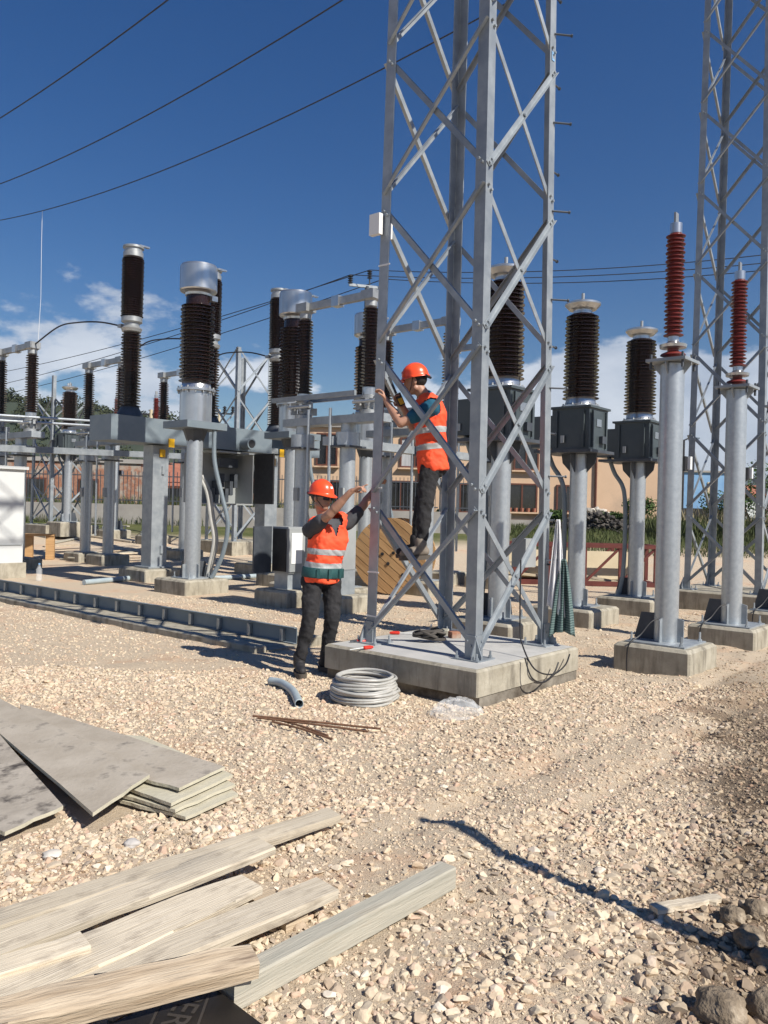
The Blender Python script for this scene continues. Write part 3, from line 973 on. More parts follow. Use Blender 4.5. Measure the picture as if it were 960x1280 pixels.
for k, (p, yl, yr) in enumerate(zip(PINS, (479, 462, 492), (327, 316, 336))):
    e = at_d(-60, yl + 14, 64); r = at_d(1010, yr - 4, 27)
    o = tag(MB().tube(sag_line(p, e, 0.5), 0.018, 6).build("power_line", M_WIRE, None, True), ["thin far power line sloping down left from utility pole, middle of three", "thin far power line sloping down left from utility pole, topmost of three",
            "thin far power line sloping down left from utility pole, lowest of three"][k], "power line"); recenter(o)
    o = tag(MB().tube(sag_line(p, r, 0.35), 0.016, 6).build("power_line", M_WIRE, None, True), ["thin far power line running right from utility pole, middle of three", "thin far power line running right from utility pole, topmost of three",
            "thin far power line running right from utility pole, lowest of three"][k], "power line"); recenter(o)

# --- small pole with crossarms seen between the breakers
sp_ = at_d(590 / 4.0, 0 + 0, 1) if False else None
for px, d, lab in ((189, 52, "far utility pole with black pins seen past the circuit breaker"), (274, 60, "far utility pole with small crossarm against the clouds")):
    p = at_d(px, 512, d)
    o = thing("utility_pole", lab, "utility pole", (p.x, p.y, 0.9))
    hgt = p.z - 0.9
    MB().tube([(0, 0, 0), (0, 0, hgt)], [0.14, 0.1], 8).build("post", M_BEIGE, o, True)
    MB().bar((-1.1, 0, hgt - 0.3), (1.1, 0, hgt - 0.3), 0.12, 0.1).build("crossarm", M_WIRE, o)
    for x in (-1.0, 0.4, 1.0):
        MB().lathe(sheds(0.08, 0.16, 0, 0.5, 3), 8, (x, 0, hgt - 0.25)).build("pin_insulator", M_BLACK, o, True)


# ------------------------------------------------------------------ lattice towers
def tower(loc, label, w0, ztop, z0, levels, full=True, taper=0.008, leg_w=0.105, leg_t=0.012, br_w=0.05):
    T = thing("lattice_tower", label, "lattice tower", loc, UANG)
    half = lambda z: (w0 / 2) - taper * (z - z0)
    P = lambda sx, sy, z: Vector((sx * half(z), sy * half(z), z))
    for sx, sy in ((-1, -1), (-1, 1), (1, -1), (1, 1)):
        MB().lbar(P(sx, sy, z0 + 0.012), P(sx, sy, ztop), Vector((-sx, 0, 0)), Vector((0, -sy, 0)), leg_w, leg_t).build("leg", M_GALV, T)
        m = MB(); c = P(sx, sy, z0)
        m.box((c.x - sx * 0.05, c.y - sy * 0.05, z0 + 0.006), (0.26, 0.26, 0.014))
        m.build("base_plate", M_GALV, T)
        if full:
            c2 = P(sx, sy, z0 + 0.013)
            for ax in (0, 1):
                d = Vector((sx, 0, 0)) if ax == 0 else Vector((0, sy, 0))
                n = Vector((0, sy, 0)) if ax == 0 else Vector((sx, 0, 0))
                a = c2 + n * 0.004
                MB().slab([a - d * 0.09, a + d * 0.07, a + d * 0.07 + Vector((0, 0, 0.03)), a + d * 0.004 + Vector((0, 0, 0.19)), a - d * 0.09 + Vector((0, 0, 0.19))], 0.010, n).build("base_gusset", M_GALV, T)
            for bx, by in ((1, 1), (1, -1), (-1, 1), (-1, -1)):
                MB().lathe([(0.016, 0), (0.016, 0.02), (0.009, 0.02), (0.009, 0.055)], 6, (c.x - sx * 0.05 + bx * 0.10, c.y - sy * 0.05 + by * 0.10, z0 + 0.013)).build("anchor_bolt", M_GALV, T)
    faces = [((-1, -1), (-1, 1), Vector((-1, 0, 0))), ((1, -1), (-1, -1), Vector((0, -1, 0))), ((1, 1), (1, -1), Vector((1, 0, 0))), ((-1, 1), (1, 1), Vector((0, 1, 0)))]
    for A, B, n in faces:
        for i in range(len(levels) - 1):
            za, zb = levels[i], levels[i + 1]
            for k, (C, D) in enumerate(((A, B), (B, A))):
                # diagonal from C at the top to D at the bottom; one set outside the legs, one inside
                p0 = P(D[0], D[1], za + 0.05); p1 = P(C[0], C[1], zb - 0.05)
                off = n * (0.002 if k == 0 else -(leg_t + 0.003))
                d = (p1 - p0).normalized()
                ins = (p1 - p0) * 0.0
                s = n.cross(d)
                if k == 0:
                    ext = d * 0.0
                    m = MB().lbar(p0 + off - s * br_w / 2 + d * 0.03, p1 + off - s * br_w / 2 - d * 0.03, s, n, br_w, 0.006, 0.035)
                else:
                    m = MB().lbar(p0 + off - s * br_w / 2 + d * 0.04, p1 + off - s * br_w / 2 - d * 0.04, s, -n, br_w, 0.006, 0.035)
                if full:
                    for q in (p0 + d * 0.055, p0 + d * 0.105, p1 - d * 0.055, p1 - d * 0.105, p0.lerp(p1, 0.5)):
                        m.tube([q + n * 0.0, q + n * 0.022], 0.013, 6)
                m.build("brace", M_GALV, T)
    return T, P


TC = Vector((0.71, 7.54, 0.0))
FZ = 0.30
LV = [0.33, 1.62, 2.98, 4.33, 5.70, 7.07, 8.44, 9.8, 11.2]
tw, TP = tower((TC.x, TC.y, 0), "galvanised lattice tower which two workers in orange vests are working on", 1.20, 12.0, FZ, LV)
# step bolts up the right-hand leg
for i in range(26):
    z = 1.05 + i * 0.41
    c = TP(1, -1, z)
    if i % 2 == 0:
        p0 = c + Vector((-0.05, 0.0, 0)); d = Vector((0, -1, 0))
        d = Vector((0.75, -0.66, 0)).normalized(); p0 = c + Vector((-0.03, -0.002, 0))
    else:
        p0 = c + Vector((0.002, 0.05, 0)); d = Vector((1, 0, 0))
    MB().tube([p0, p0 + d * 0.16], 0.009, 6).tube([p0 + d * 0.16, p0 + d * 0.172], 0.016, 6).build("step_bolt", M_GUSSET, tw)
# cable-tie bands round the left-hand leg
for z in (0.55, 0.95, 1.72, 3.75):
    c = TP(-1, 1, z)
    m = MB(); m.box((c.x - 0.003, c.y - 0.06, z), (0.006, 0.135, 0.012)); m.box((c.x + 0.06, c.y + 0.003, z), (0.135, 0.006, 0.012))
    m.build("cable_tie", M_PLASTW, tw)
m = MB(); c = TP(1, -1, 5.75)
m.box((c.x - 0.06, c.y - 0.004, 5.78), (0.045, 0.004, 0.02)); m.box((c.x - 0.055, c.y - 0.004, 5.72), (0.05, 0.004, 0.02)); m.box((c.x - 0.075, c.y - 0.004, 5.75), (0.012, 0.004, 0.07))
m.build("paint_mark", M_BLUEC, tw)
c = TP(-1, 1, 4.1)
wb = MB().box((c.x - 0.045, c.y + 0.02, 4.12), (0.05, 0.12, 0.19)).build("floodlight", M_PLASTW, tw)
wb["label"] = "white floodlight box on the leg"
MB().box((c.x + 0.10, c.y - 0.02, 4.12), (0.05, 0.03, 0.20)).build("junction_box", M_PLASTW, tw)

fnd = thing("concrete_foundation", "square cast concrete foundation block carrying the tower being worked on", "foundation", (0.66, 7.44, 0), UANG)
MB().box((0, 0, 0.195), (1.66, 1.66, 0.21), ch=0.018).build("cap_block", M_CONC, fnd)
MB().box((0.012, 0.0, -0.03), (1.60, 1.64, 0.24)).build("base_block", M_CONCD, fnd)
MB().box((0, 0, 0.3005), (1.58, 1.58, 0.003)).build("screed_top", M_CONCP, fnd)
NO_STONE.append(rect_poly((0.66, 7.44), 1.66, 1.66, UANG))

TC2 = TC + UX * 8.25 + Vector((-0.08, 0.1, 0))
LV2 = [0.33, 1.63, 3.0, 4.37, 5.74, 7.11, 8.48, 9.85, 11.22]
tw2, _ = tower((TC2.x, TC2.y, 0), "second galvanised lattice tower behind the red insulator columns", 1.24, 12.0, FZ, LV2, True)
f2 = thing("concrete_foundation", "concrete foundation slab under the lattice tower behind the red insulators", "foundation", (TC2.x, TC2.y, 0), UANG)
MB().box((0, 0, 0.1), (1.8, 1.8, 0.4), ch=0.018).build("block", M_CONC, f2)

# gantry girder joining the two tower heads (above the picture; it carries the conductors)
gb = thing("gantry_girder", "lattice girder joining the two tower heads and carrying overhead conductors", "girder", (TC.x, TC.y, 11.5), UANG)
GL = 8.2
for sy in (-0.45, 0.45):
    for z in (0.0, 0.8):
        MB().lbar((0.55, sy, z), (GL - 0.55, sy, z), (0, -1 if sy > 0 else 1, 0), (0, 0, 1 if z == 0 else -1), 0.09, 0.01).build("chord", M_GALV, gb)
for i in range(8):
    xa = 0.6 + i * (GL - 1.2) / 8; xb = 0.6 + (i + 1) * (GL - 1.2) / 8
    for sy in (-0.45, 0.45):
        MB().bar((xa, sy, 0.04 if i % 2 else 0.76), (xb, sy, 0.76 if i % 2 else 0.04), 0.05, 0.01).build("brace", M_GALV, gb)
    MB().bar((xa, -0.44, 0.03), (xb, 0.44, 0.03), 0.05, 0.01).build("brace", M_GALV, gb)

# conductors
for k, s in enumerate((1.95, 4.08, 6.2)):
    b0 = TC + UX * s
    d = Vector((-0.727, 0.686, 0))
    pts = [b0 + d * t + Vector((0, 0, 10.65 + 0.0043 * (t - 9) ** 2)) for t in np.linspace(0.6, 60, 60)]
    o = tag(MB().tube(pts, 0.014, 6).build("conductor", M_WIRE, None, True), ["overhead conductor wire crossing the sky, highest of the three", "overhead conductor wire crossing the sky, middle of the three",
            "overhead conductor wire with a white cord hanging from it"][k], "wire")
    recenter(o, tuple(pts[0]))
    i_ = thing("insulator_string", ["dark insulator string holding highest conductor to gantry girder", "dark insulator string holding middle conductor to gantry girder", "dark insulator string holding lowest conductor to gantry girder"][k], "insulator", tuple(b0 + d * 0.45 + Vector((0, 0, 0))), 0)
    MB().tube([pts[0] - Vector(i_.location), Vector((-d.x * 0.0, 0, 11.5))], 0.05, 10).build("rod_insulator", M_PORC, i_, True)
# white cord hanging from the lowest conductor
b0 = TC + UX * 6.2; d = Vector((-0.727, 0.686, 0))
best = min(np.linspace(10, 30, 400), key=lambda t: abs((b0 + d * t).x / (b0 + d * t).y - (50 - 480) / 1020 + 0.006))
hp = b0 + d * best + Vector((0, 0, 10.65 + 0.0043 * (best - 9) ** 2))
lo = at_d(38, 488, hp.y)
pts = [hp, hp + Vector((0.0, 0, -1.2)), hp + Vector((0.02, 0, -3.0)), Vector((hp.x - 0.05, hp.y, lo.z + 1.4)), Vector((lo.x + 0.05, hp.y, lo.z + 0.3)), Vector((lo.x - 0.15, hp.y, 3.2))]
co = tag(MB().tube(pts, 0.006, 6).build("white_string", M_PLASTW, None, True), "thin white string hanging down from the overhead conductor", "string")
recenter(co)


# unfinished tower stubs at the back of the yard
def stub(px, d, ztop, label, nl):
    p = at_d(px, 640, d); g = gzf(p.x, p.y)
    lv = [0.33 + i * 1.36 for i in range(nl)]
    tower((p.x, p.y, g), label, 1.3, ztop, 0.3, lv, False)
    o = thing("concrete_footing", label.replace("unfinished galvanised lattice tower", "concrete footing under the unfinished lattice tower"), "footing", (p.x, p.y, g), UANG)
    MB().box((0, 0, 0.05), (1.8, 1.8, 0.5), ch=0.02).build("block", M_CONC, o)


stub(297, 23.5, 5.7, "unfinished galvanised lattice tower behind the silver current transformer", 5)
stub(74, 26.5, 5.0, "unfinished galvanised lattice tower behind the white cabinet", 4)


# ------------------------------------------------------------------ switchgear
def footing(T, x, y, s, h=0.25, sy=None):
    MB().box((x, y, h / 2 - 0.10), (s, sy or s, h + 0.20), ch=0.03).build("footing", M_CONC, T)
    w = Matrix.Rotation(UANG, 3, 'Z') @ Vector((x, y, 0)) + Vector(T.location)
    NO_STONE.append(rect_poly((w.x, w.y), s, sy or s, UANG))


def post_base(T, x, y, z=0.25, plate=0.5, r=0.12):
    MB().box((x, y, z + 0.008), (plate, plate, 0.018)).build("base_plate", M_GALV, T)
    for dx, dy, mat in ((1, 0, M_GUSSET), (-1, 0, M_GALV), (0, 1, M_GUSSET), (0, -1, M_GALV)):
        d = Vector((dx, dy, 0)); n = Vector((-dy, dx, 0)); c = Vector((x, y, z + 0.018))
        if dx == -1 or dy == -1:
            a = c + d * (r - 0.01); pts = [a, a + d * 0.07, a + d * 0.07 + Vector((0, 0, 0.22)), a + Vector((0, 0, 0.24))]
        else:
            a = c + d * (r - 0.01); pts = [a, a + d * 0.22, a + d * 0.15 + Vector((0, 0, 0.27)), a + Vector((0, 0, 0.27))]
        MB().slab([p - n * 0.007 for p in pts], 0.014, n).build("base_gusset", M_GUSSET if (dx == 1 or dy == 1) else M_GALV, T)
    for bx, by in ((1, 1), (1, -1), (-1, 1), (-1, -1)):
        MB().lathe([(0.02, 0), (0.02, 0.02), (0.011, 0.02), (0.011, 0.09)], 6, (x + bx * plate * 0.42, y + by * plate * 0.42, z + 0.017)).build("anchor_bolt", M_GALV, T)


def cable(T, pts, r=0.02, mat=None, name="cable"):
    return MB().tube(smooth_path(pts), r, 8).build(name, mat or M_BLACK, T, True)


def smooth_path(pts, n=8):
    pts = [Vector(p) for p in pts]
    out = []
    for i in range(len(pts) - 1):
        p0 = pts[max(i - 1, 0)]; p1 = pts[i]; p2 = pts[i + 1]; p3 = pts[min(i + 2, len(pts) - 1)]
        for k in range(n):
            t = k / n
            out.append(0.5 * ((2 * p1) + (p2 - p0) * t + (2 * p0 - 5 * p1 + 4 * p2 - p3) * t * t + (3 * p1 - p0 - 3 * p2 + p3) * t ** 3))
    out.append(pts[-1])
    return out


# --- columns with red silicone insulators (cable terminations)
def red_column(loc, label):
    T = thing("insulator_column", label, "insulator column", loc, UANG, "red insulator columns in a row")
    footing(T, 0, 0, 0.77)
    post_base(T, 0, 0, 0.25, 0.60, 0.12)
    MB().lathe([(0.117, 0.268), (0.117, 3.06)], 32).build("post", M_GALVP, T, True)
    tp = MB().box((0, 0, 3.085), (0.40, 0.40, 0.03)).build("top_plate", M_GALV, T)
    for a in range(4):
        R = Matrix.Rotation(a * PI / 2, 3, 'Z')
        MB().slab([R @ Vector((0.115, -0.006, 3.07)), R @ Vector((0.19, -0.006, 3.07)), R @ Vector((0.19, -0.006, 3.04)), R @ Vector((0.115, -0.006, 2.95))], 0.012, R @ Vector((0, 1, 0))).build("gusset", M_GALV, T)
    for bx, by in ((1, 1), (1, -1), (-1, 1), (-1, -1)):
        MB().tube([(bx * 0.16, by * 0.16, 3.0), (bx * 0.16, by * 0.16, 3.15)], 0.014, 6).build("bolt", M_GUSSET, T)
    MB().lathe([(0.06, 3.10), (0.06, 3.14), (0.125, 3.15), (0.115, 3.165), (0.055, 3.19), (0.055, 3.22)], 28).build("lower_shed", M_RED, T, True)
    MB().lathe([(0.07, 3.215), (0.13, 3.225), (0.135, 3.255), (0.07, 3.275), (0.055, 3.29), (0.055, 3.345)], 28).build("flange", M_ALU, T, True)
    MB().lathe(sheds(0.058, 0.098, 3.34, 4.38, 25, 0.088, 0.97), 24).build("insulator", M_RED, T, True, 50)
    MB().lathe([(0.055, 4.375), (0.06, 4.38), (0.06, 4.48), (0.045, 4.485)], 24).build("cap", M_ALU, T, True)
    MB().box((0, 0, 4.535), (0.075, 0.02, 0.11)).build("terminal", M_ALU_DULL, T)
    m = MB(); m.box((0.118, -0.10, 2.06), (0.09, 0.05, 0.15))
    m.build("clamp", M_BLACK, T)
    MB().box((0.16, -0.14, 2.07), (0.05, 0.03, 0.13)).build("tag_plate", M_PLASTW, T)
    cable(T, [(-0.13, 0.03, 0.50), (-0.2, 0.08, 0.46), (-0.30, 0.14, 0.34), (-0.41, 0.20, 0.262), (-0.425, 0.22, 0.15), (-0.42, 0.22, -0.02)], 0.008, M_BLACK, "earth_lead")
    return T


C1 = Vector((2.88, 8.25, 0))
red1 = red_column(C1, "tall steel column with red ribbed insulator on a free standing concrete footing")
dup(red1, C1 + UX * 2.03, "steel column with red ribbed insulator in front of second lattice tower")
dup(red1, C1 + UX * 4.06, "steel column with red insulator past the second lattice tower, farthest of its row")
for k in (1, 2):
    w = C1 + UX * 2.03 * k
    NO_STONE.append(rect_poly((w.x, w.y), 0.82, 0.82, UANG))


# --- brown porcelain instrument transformers on dark tanks
def dark_ct(loc, label, group="brown transformers with dark tanks"):
    T = thing("instrument_transformer", label, "transformer", loc, UANG, group)
    footing(T, 0, 0, 0.9)
    post_base(T, 0, 0, 0.25, 0.5, 0.12)
    MB().lathe([(0.12, 0.268), (0.12, 2.36)], 32).build("post", M_GALVP, T, True)
    MB().box((0, 0.08, 2.385), (0.72, 0.86, 0.04)).build("top_plate", M_GUSSET, T)
    for a in range(4):
        R = Matrix.Rotation(a * PI / 2, 3, 'Z')
        MB().slab([R @ Vector((0.115, -0.006, 2.365)), R @ Vector((0.27, -0.006, 2.365)), R @ Vector((0.25, -0.006, 2.24)), R @ Vector((0.115, -0.006, 2.10))], 0.012, R @ Vector((0, 1, 0))).build("gusset", M_GUSSET, T)
    tank = MB().box((0, 0, 2.69), (0.56, 0.56, 0.56)).build("tank", M_TANK, T)
    MB().box((0, 0, 2.985), (0.62, 0.62, 0.03)).build("lid", M_TANK, tank)
    for s in (-0.2, 0.2):
        MB().box((s, -0.292, 2.69), (0.025, 0.03, 0.5)).build("rib", M_TANK, tank)
        MB().box((-0.292, s, 2.69), (0.03, 0.025, 0.5)).build("rib", M_TANK, tank)
    MB().box((0.08, -0.31, 2.55), (0.12, 0.05, 0.10)).build("valve_box", M_GUSSET, tank)
    MB().box((-0.31, 0.10, 2.55), (0.02, 0.05, 0.10)).build("lug", M_ALU_DULL, tank)
    MB().box((0.0, -0.285, 2.78), (0.14, 0.012, 0.10)).build("nameplate", M_ALU, tank)
    bx = MB().box((-0.02, 0.46, 2.67), (0.44, 0.34, 0.44)).build("terminal_box", M_TANK, T)
    MB().box((-0.25, 0.46, 2.55), (0.02, 0.05, 0.09)).build("lug", M_ALU_DULL, bx)
    MB().lathe([(0.26, 3.0), (0.26, 3.03), (0.21, 3.05), (0.20, 3.13)], 32).build("flange", M_ALU, T, True)
    for k in range(12):
        an = k * PI / 6
        MB().tube([(0.235 * math.cos(an), 0.235 * math.sin(an), 3.02), (0.235 * math.cos(an), 0.235 * math.sin(an), 3.06)], 0.012, 6).build("bolt", M_ALU_DULL, T)
    MB().lathe(sheds(0.175, 0.25, 3.12, 4.30, 24, 0.238, 0.93), 32).build("insulator", M_PORC, T, True, 50)
    MB().lathe([(0.13, 4.29), (0.13, 4.36), (0.19, 4.37), (0.245, 4.43), (0.245, 4.455), (0.19, 4.475), (0.0, 4.48)], 32).build("cap", M_ALU, T, True)
    MB().tube([(0, 0, 4.47), (0, 0, 4.60)], 0.022, 10).build("terminal", M_ALU_DULL, T, True)
    MB().tube(smooth_path([(-0.12, 0.44, 2.45), (-0.12, 0.34, 2.2), (-0.08, 0.19, 1.9), (-0.06, 0.165, 1.2), (-0.07, 0.18, 0.6), (-0.08, 0.24, 0.24)]), 0.034, 10).build("conduit", M_BEAM, T, True)
    return T


D0 = Vector((1.40, 9.85, 0))
ct0 = dark_ct(D0, "brown ribbed transformer on dark tank seen through the tower being worked on")
dup(ct0, D0 + UX * 2.0, "brown ribbed transformer on dark tank behind the hanging towels")
dup(ct0, D0 + UX * 4.0, "brown ribbed transformer on dark tank beside the red steel truss end")
for k in (1, 2):
    w = D0 + UX * 2.0 * k
    NO_STONE.append(rect_poly((w.x, w.y), 0.9, 0.9, UANG))
fp = at_d(86, 560, 25.5)
dup(ct0, (fp.x, fp.y, gzf(fp.x, fp.y) + 0.25), "brown ribbed transformer on tank among the white lattice steel far behind cabinet")


# --- silver head current transformers
def silver_ct(loc, label):
    T = thing("current_transformer", label, "transformer", loc, UANG, "silver headed current transformers")
    footing(T, 0, 0, 0.92)
    post_base(T, 0, 0, 0.25, 0.5, 0.14)
    MB().lathe([(0.14, 0.268), (0.14, 2.80)], 32).build("post", M_GALVP, T, True)
    MB().lathe([(0.14, 2.62), (0.22, 2.84)], 8).build("neck", M_GUSSET, T)
    MB().box((0, 0, 2.90), (0.84, 0.70, 0.12)).build("top_plate", M_BEAM, T)
    tk = MB().lathe([(0.275, 2.96), (0.275, 3.50)], 36).build("tank", M_ALU, T, True)
    MB().lathe([(0.33, 3.50), (0.33, 3.54), (0.26, 3.555), (0.24, 3.66), (0.22, 3.68)], 36).build("flange", M_ALU, T, True)
    for k in range(14):
        an = k * 2 * PI / 14
        MB().tube([(0.305 * math.cos(an), 0.305 * math.sin(an), 3.46), (0.305 * math.cos(an), 0.305 * math.sin(an), 3.575)], 0.014, 6).build("bolt", M_ALU_DULL, T)
    MB().lathe(sheds(0.22, 0.305, 3.66, 5.02, 22, 0.292, 0.97), 36).build("insulator", M_PORC, T, True, 50)
    MB().lathe([(0.21, 5.01), (0.205, 5.20)], 32).build("collar", M_PORC, T, True)
    MB().lathe([(0.225, 5.16), (0.23, 5.20), (0.31, 5.235), (0.32, 5.255), (0.32, 5.66), (0.305, 5.69), (0.0, 5.70)], 40).build("head", M_ALU, T, True, 25)
    MB().box((0.30, -0.22, 5.66), (0.14, 0.05, 0.03)).build("terminal", M_ALU, T)
    MB().box((0.17, -0.20, 5.12), (0.12, 0.10, 0.09)).build("terminal_clamp", M_ALU, T)
    for dx, r, mat in ((0.20, 0.028, M_CONDUIT), (0.27, 0.028, M_CONDUIT)):
        MB().tube(smooth_path([(dx - 0.12, -0.02, 2.05), (dx, -0.10, 1.75), (dx + 0.05, -0.16, 1.3), (dx + 0.10, -0.2, 0.9), (dx + 0.04, -0.16, 0.45), (dx + 0.02, -0.14, 0.26)]), r, 8).build("conduit", mat, T, True)
    MB().tube(smooth_path([(0.20, -0.28, 2.84), (0.20, -0.30, 2.3), (0.30, -0.40, 1.7), (0.38, -0.48, 1.2), (0.34, -0.42, 0.7), (0.24, -0.32, 0.35), (0.2, -0.28, 0.26)]), 0.040, 10).build("conduit", M_BEAM, T, True)
    return T


E1 = Vector((-3.33, 14.25, 0))
sc1 = silver_ct(E1, "silver headed current transformer on round post with grey conduits, free standing")
dup(sc1, E1 + UX * 2.15 + Vector((0.12, 0, 0)), "silver headed current transformer beside the disconnector switch arm")
dup(sc1, E1 + UX * 4.3 + Vector((0.12, 0, 0)), "silver headed current transformer behind the worker climbing the tower")


# --- three-pole circuit breaker on a common beam
def breaker():
    o0 = Vector((-5.0, 15.9, 0))
    T = thing("circuit_breaker", "three pole circuit breaker with tall two stage brown insulators on a grey beam", "circuit breaker", o0, UANG)
    S = 1.9
    for x in (0.62, 3.55):
        footing(T, x, 0, 1.0, 0.25, 0.95)
        c = MB(); c.box((x, 0, 0.27), (0.56, 0.5, 0.03)); c.build("base_plate", M_GALV, T)
        MB().box((x, 0, 1.48), (0.36, 0.34, 2.42)).build("column", M_GALV, T)
        MB().box((x + 0.05, -0.185, 2.2), (0.06, 0.03, 0.16)).build("bracket", M_GALV, T)
        MB().box((x + 0.05, -0.185, 0.62), (0.06, 0.03, 0.16)).build("bracket", M_GALV, T)
        MB().box((x + 0.08, -0.40, 2.74), (0.13, 0.02, 0.17)).build("warning_tag", M_YELLOW, T)
        MB().box((x + 0.02, -0.19, 2.54), (0.12, 0.02, 0.15)).build("warning_tag", M_YELLOW, T)
    for x0, x1 in ((-0.62, 1.18), (1.62, 3.35), (3.75, 4.85)):
        MB().box(((x0 + x1) / 2, 0, 2.95), (x1 - x0, 0.76, 0.48)).build("beam", M_BEAM, T)
    MB().box((2.1, 0, 2.80), (5.3, 0.30, 0.12)).build("tie_rail", M_GALV, T)
    for k in range(3):
        x = k * S
        MB().lathe([(0.26, 3.19), (0.26, 3.22), (0.16, 3.42)], 24, (x, 0, 0)).build("base_cone", M_GUSSET, T, True)
        MB().lathe(sheds(0.125, 0.205, 3.40, 4.84, 26, 0.19, 0.95), 28, (x, 0, 0)).build("lower_insulator", M_PORC, T, True, 50)
        MB().lathe([(0.13, 4.83), (0.18, 4.86), (0.20, 4.92), (0.15, 4.97), (0.15, 5.02), (0.20, 5.05), (0.20, 5.14), (0.14, 5.17)], 28, (x, 0, 0)).build("centre_flange", M_ALU_DULL, T, True)
        MB().lathe(sheds(0.15, 0.215, 5.15, 6.30, 26, 0.205, 1.0), 28, (x, 0, 0)).build("upper_insulator", M_PORC, T, True, 50)
        MB().lathe([(0.16, 6.29), (0.19, 6.31), (0.19, 6.40), (0.17, 6.41), (0.17, 6.47), (0.2, 6.48), (0.2, 6.52), (0, 6.53)], 28, (x, 0, 0)).build("cap", M_ALU_DULL, T, True)
        MB().box((x + 0.16, -0.12, 6.54), (0.22, 0.06, 0.03)).build("terminal", M_ALU, T)
        MB().box((x - 0.1, 0.22, 4.99), (0.08, 0.12, 0.06)).build("terminal", M_ALU_DULL, T)
    # drive cabinet with open doors under the middle
    cab = MB()
    x, y = 2.35, -0.12
    cab.box((x, y + 0.30, 2.10), (0.95, 0.03, 1.10)); cab.box((x, y, 2.66), (0.95, 0.6, 0.03)); cab.box((x, y, 1.56), (0.95, 0.6, 0.03))
    cab.box((x + 0.46, y, 2.11), (0.03, 0.57, 1.06))
    cb_ = cab.build("drive_cabinet", M_GREYCAB, T)
    MB().box((x + 0.48, y - 0.62, 2.12), (0.04, 0.62, 1.08)).build("cabinet_door", M_BLACK, cb_)  # black colour paints in the shade on this open door
    MB().box((x - 0.46, y + 0.62, 2.12), (0.04, 0.60, 1.08)).build("cabinet_door", M_GREYCAB, cb_)
    for q in range(6):
        MB().box((x - 0.30 + 0.12 * q, y + 0.18, 1.75 + 0.16 * (q % 3)), (0.09, 0.16, 0.3)).build("relay_box", M_GUSSET, cb_)
    MB().box((x, y + 0.1, 2.45), (0.5, 0.25, 0.2)).build("motor_box", M_GUSSET, cb_)
    MB().tube([(x + 0.2, y - 0.2, 2.86), (x + 0.2, y - 0.52, 2.86)], 0.12, 16).build("drive_shaft_cover", M_BEAM, T, True)
    MB().tube([(x + 0.2, y - 0.521, 2.86), (x + 0.2, y - 0.53, 2.86)], 0.085, 16).build("dark_hole_disc", M_BLACK, T, True)  # black disc painted in place of a shaded hole
    return T, o0, S


brk, BO, BS = breaker()


# --- disconnector switches
def disconnector(loc, label, group):
    T = thing("disconnector", label, "disconnector", loc, UANG, group)
    SP = 1.5
    for y in (0, SP):
        yp = y + (0.44 if y == 0 else 0)
        footing(T, 0, yp, 0.75)
        MB().box((0, yp, 0.26), (0.4, 0.4, 0.02)).build("base_plate", M_GALV, T)
        MB().lathe([(0.13, 0.27), (0.13, 2.52)], 28, (0, yp, 0)).build("post", M_GALVP, T, True)
        MB().box((0, yp, 2.53), (0.5, 0.36, 0.03)).build("head_plate", M_GUSSET, T)
        MB().lathe([(0.20, 2.545), (0.20, 2.76), (0.12, 2.77), (0.12, 2.905)], 24, (0, yp, 0)).build("head_drum", M_GALVP, T, True)
        MB().box((-0.14, yp - 0.02, 1.75), (0.05, 0.10, 0.22)).build("tag_box", M_GREYCAB, T)
        b = MB().lathe([(0.15, 3.02), (0.15, 3.10), (0.10, 3.12), (0.10, 3.26), (0.14, 3.28), (0.14, 3.33)], 20, (0, y, 0)).build("bearing", M_ALU_DULL, T, True)
        MB().lathe([(0.10, 3.32), (0.115, 3.34), (0.115, 3.46), (0.09, 3.48)], 24, (0, y, 0)).build("insulator_foot", M_ALU, T, True)
        MB().lathe(sheds(0.085, 0.15, 3.47, 4.74, 24, 0.14, 0.9), 24, (0, y, 0)).build("insulator", M_PORC, T, True, 50)
        MB().lathe([(0.085, 4.73), (0.10, 4.75), (0.10, 4.83), (0.13, 4.86)], 20, (0, y, 0)).build("insulator_cap", M_ALU_DULL, T, True)
        MB().box((0, y, 4.93), (0.24, 0.26, 0.14)).build("terminal_block", M_ALU_DULL, T)
        for k in range(7):
            an = k * 0.9
            MB().box((0.16 * math.cos(an), y + 0.2 * math.sin(an), 3.16 + 0.05 * (k % 3)), (0.10, 0.05, 0.12), rz=an).build("linkage", M_ALU_DULL, T)
        MB().tube([(-0.18, y - 0.34, 3.22), (-0.18, y + 0.18, 3.22)], 0.028, 10).build("linkage_rod", M_GALVP, T, True)
    MB().box((0, SP / 2, 2.97), (0.30, SP + 0.7, 0.13)).build("base_beam", M_GALV, T)
    MB().bar((0, 0.05, 4.94), (0, SP - 0.05, 4.94), 0.09, 0.12).build("blade", M_ALU_DULL, T)
    MB().box((0, SP / 2, 4.94), (0.15, 0.16, 0.17)).build("blade_contact", M_ALU, T)
    MB().bar((-0.22, 0.1, 3.36), (-0.22, SP + 0.55, 3.36), 0.05, 0.08).build("earthing_blade", M_GALV, T)
    MB().bar((0.16, 0.0, 3.36), (0.16, SP + 0.2, 3.36), 0.05, 0.06).build("linkage_bar", M_GALV, T)
    for yy in (0.62, 1.12):
        MB().tube([(-0.24, yy, 0.7), (-0.24, yy, 3.15)], 0.026, 10).build("drive_rod", M_GALVP, T, True)
    return T


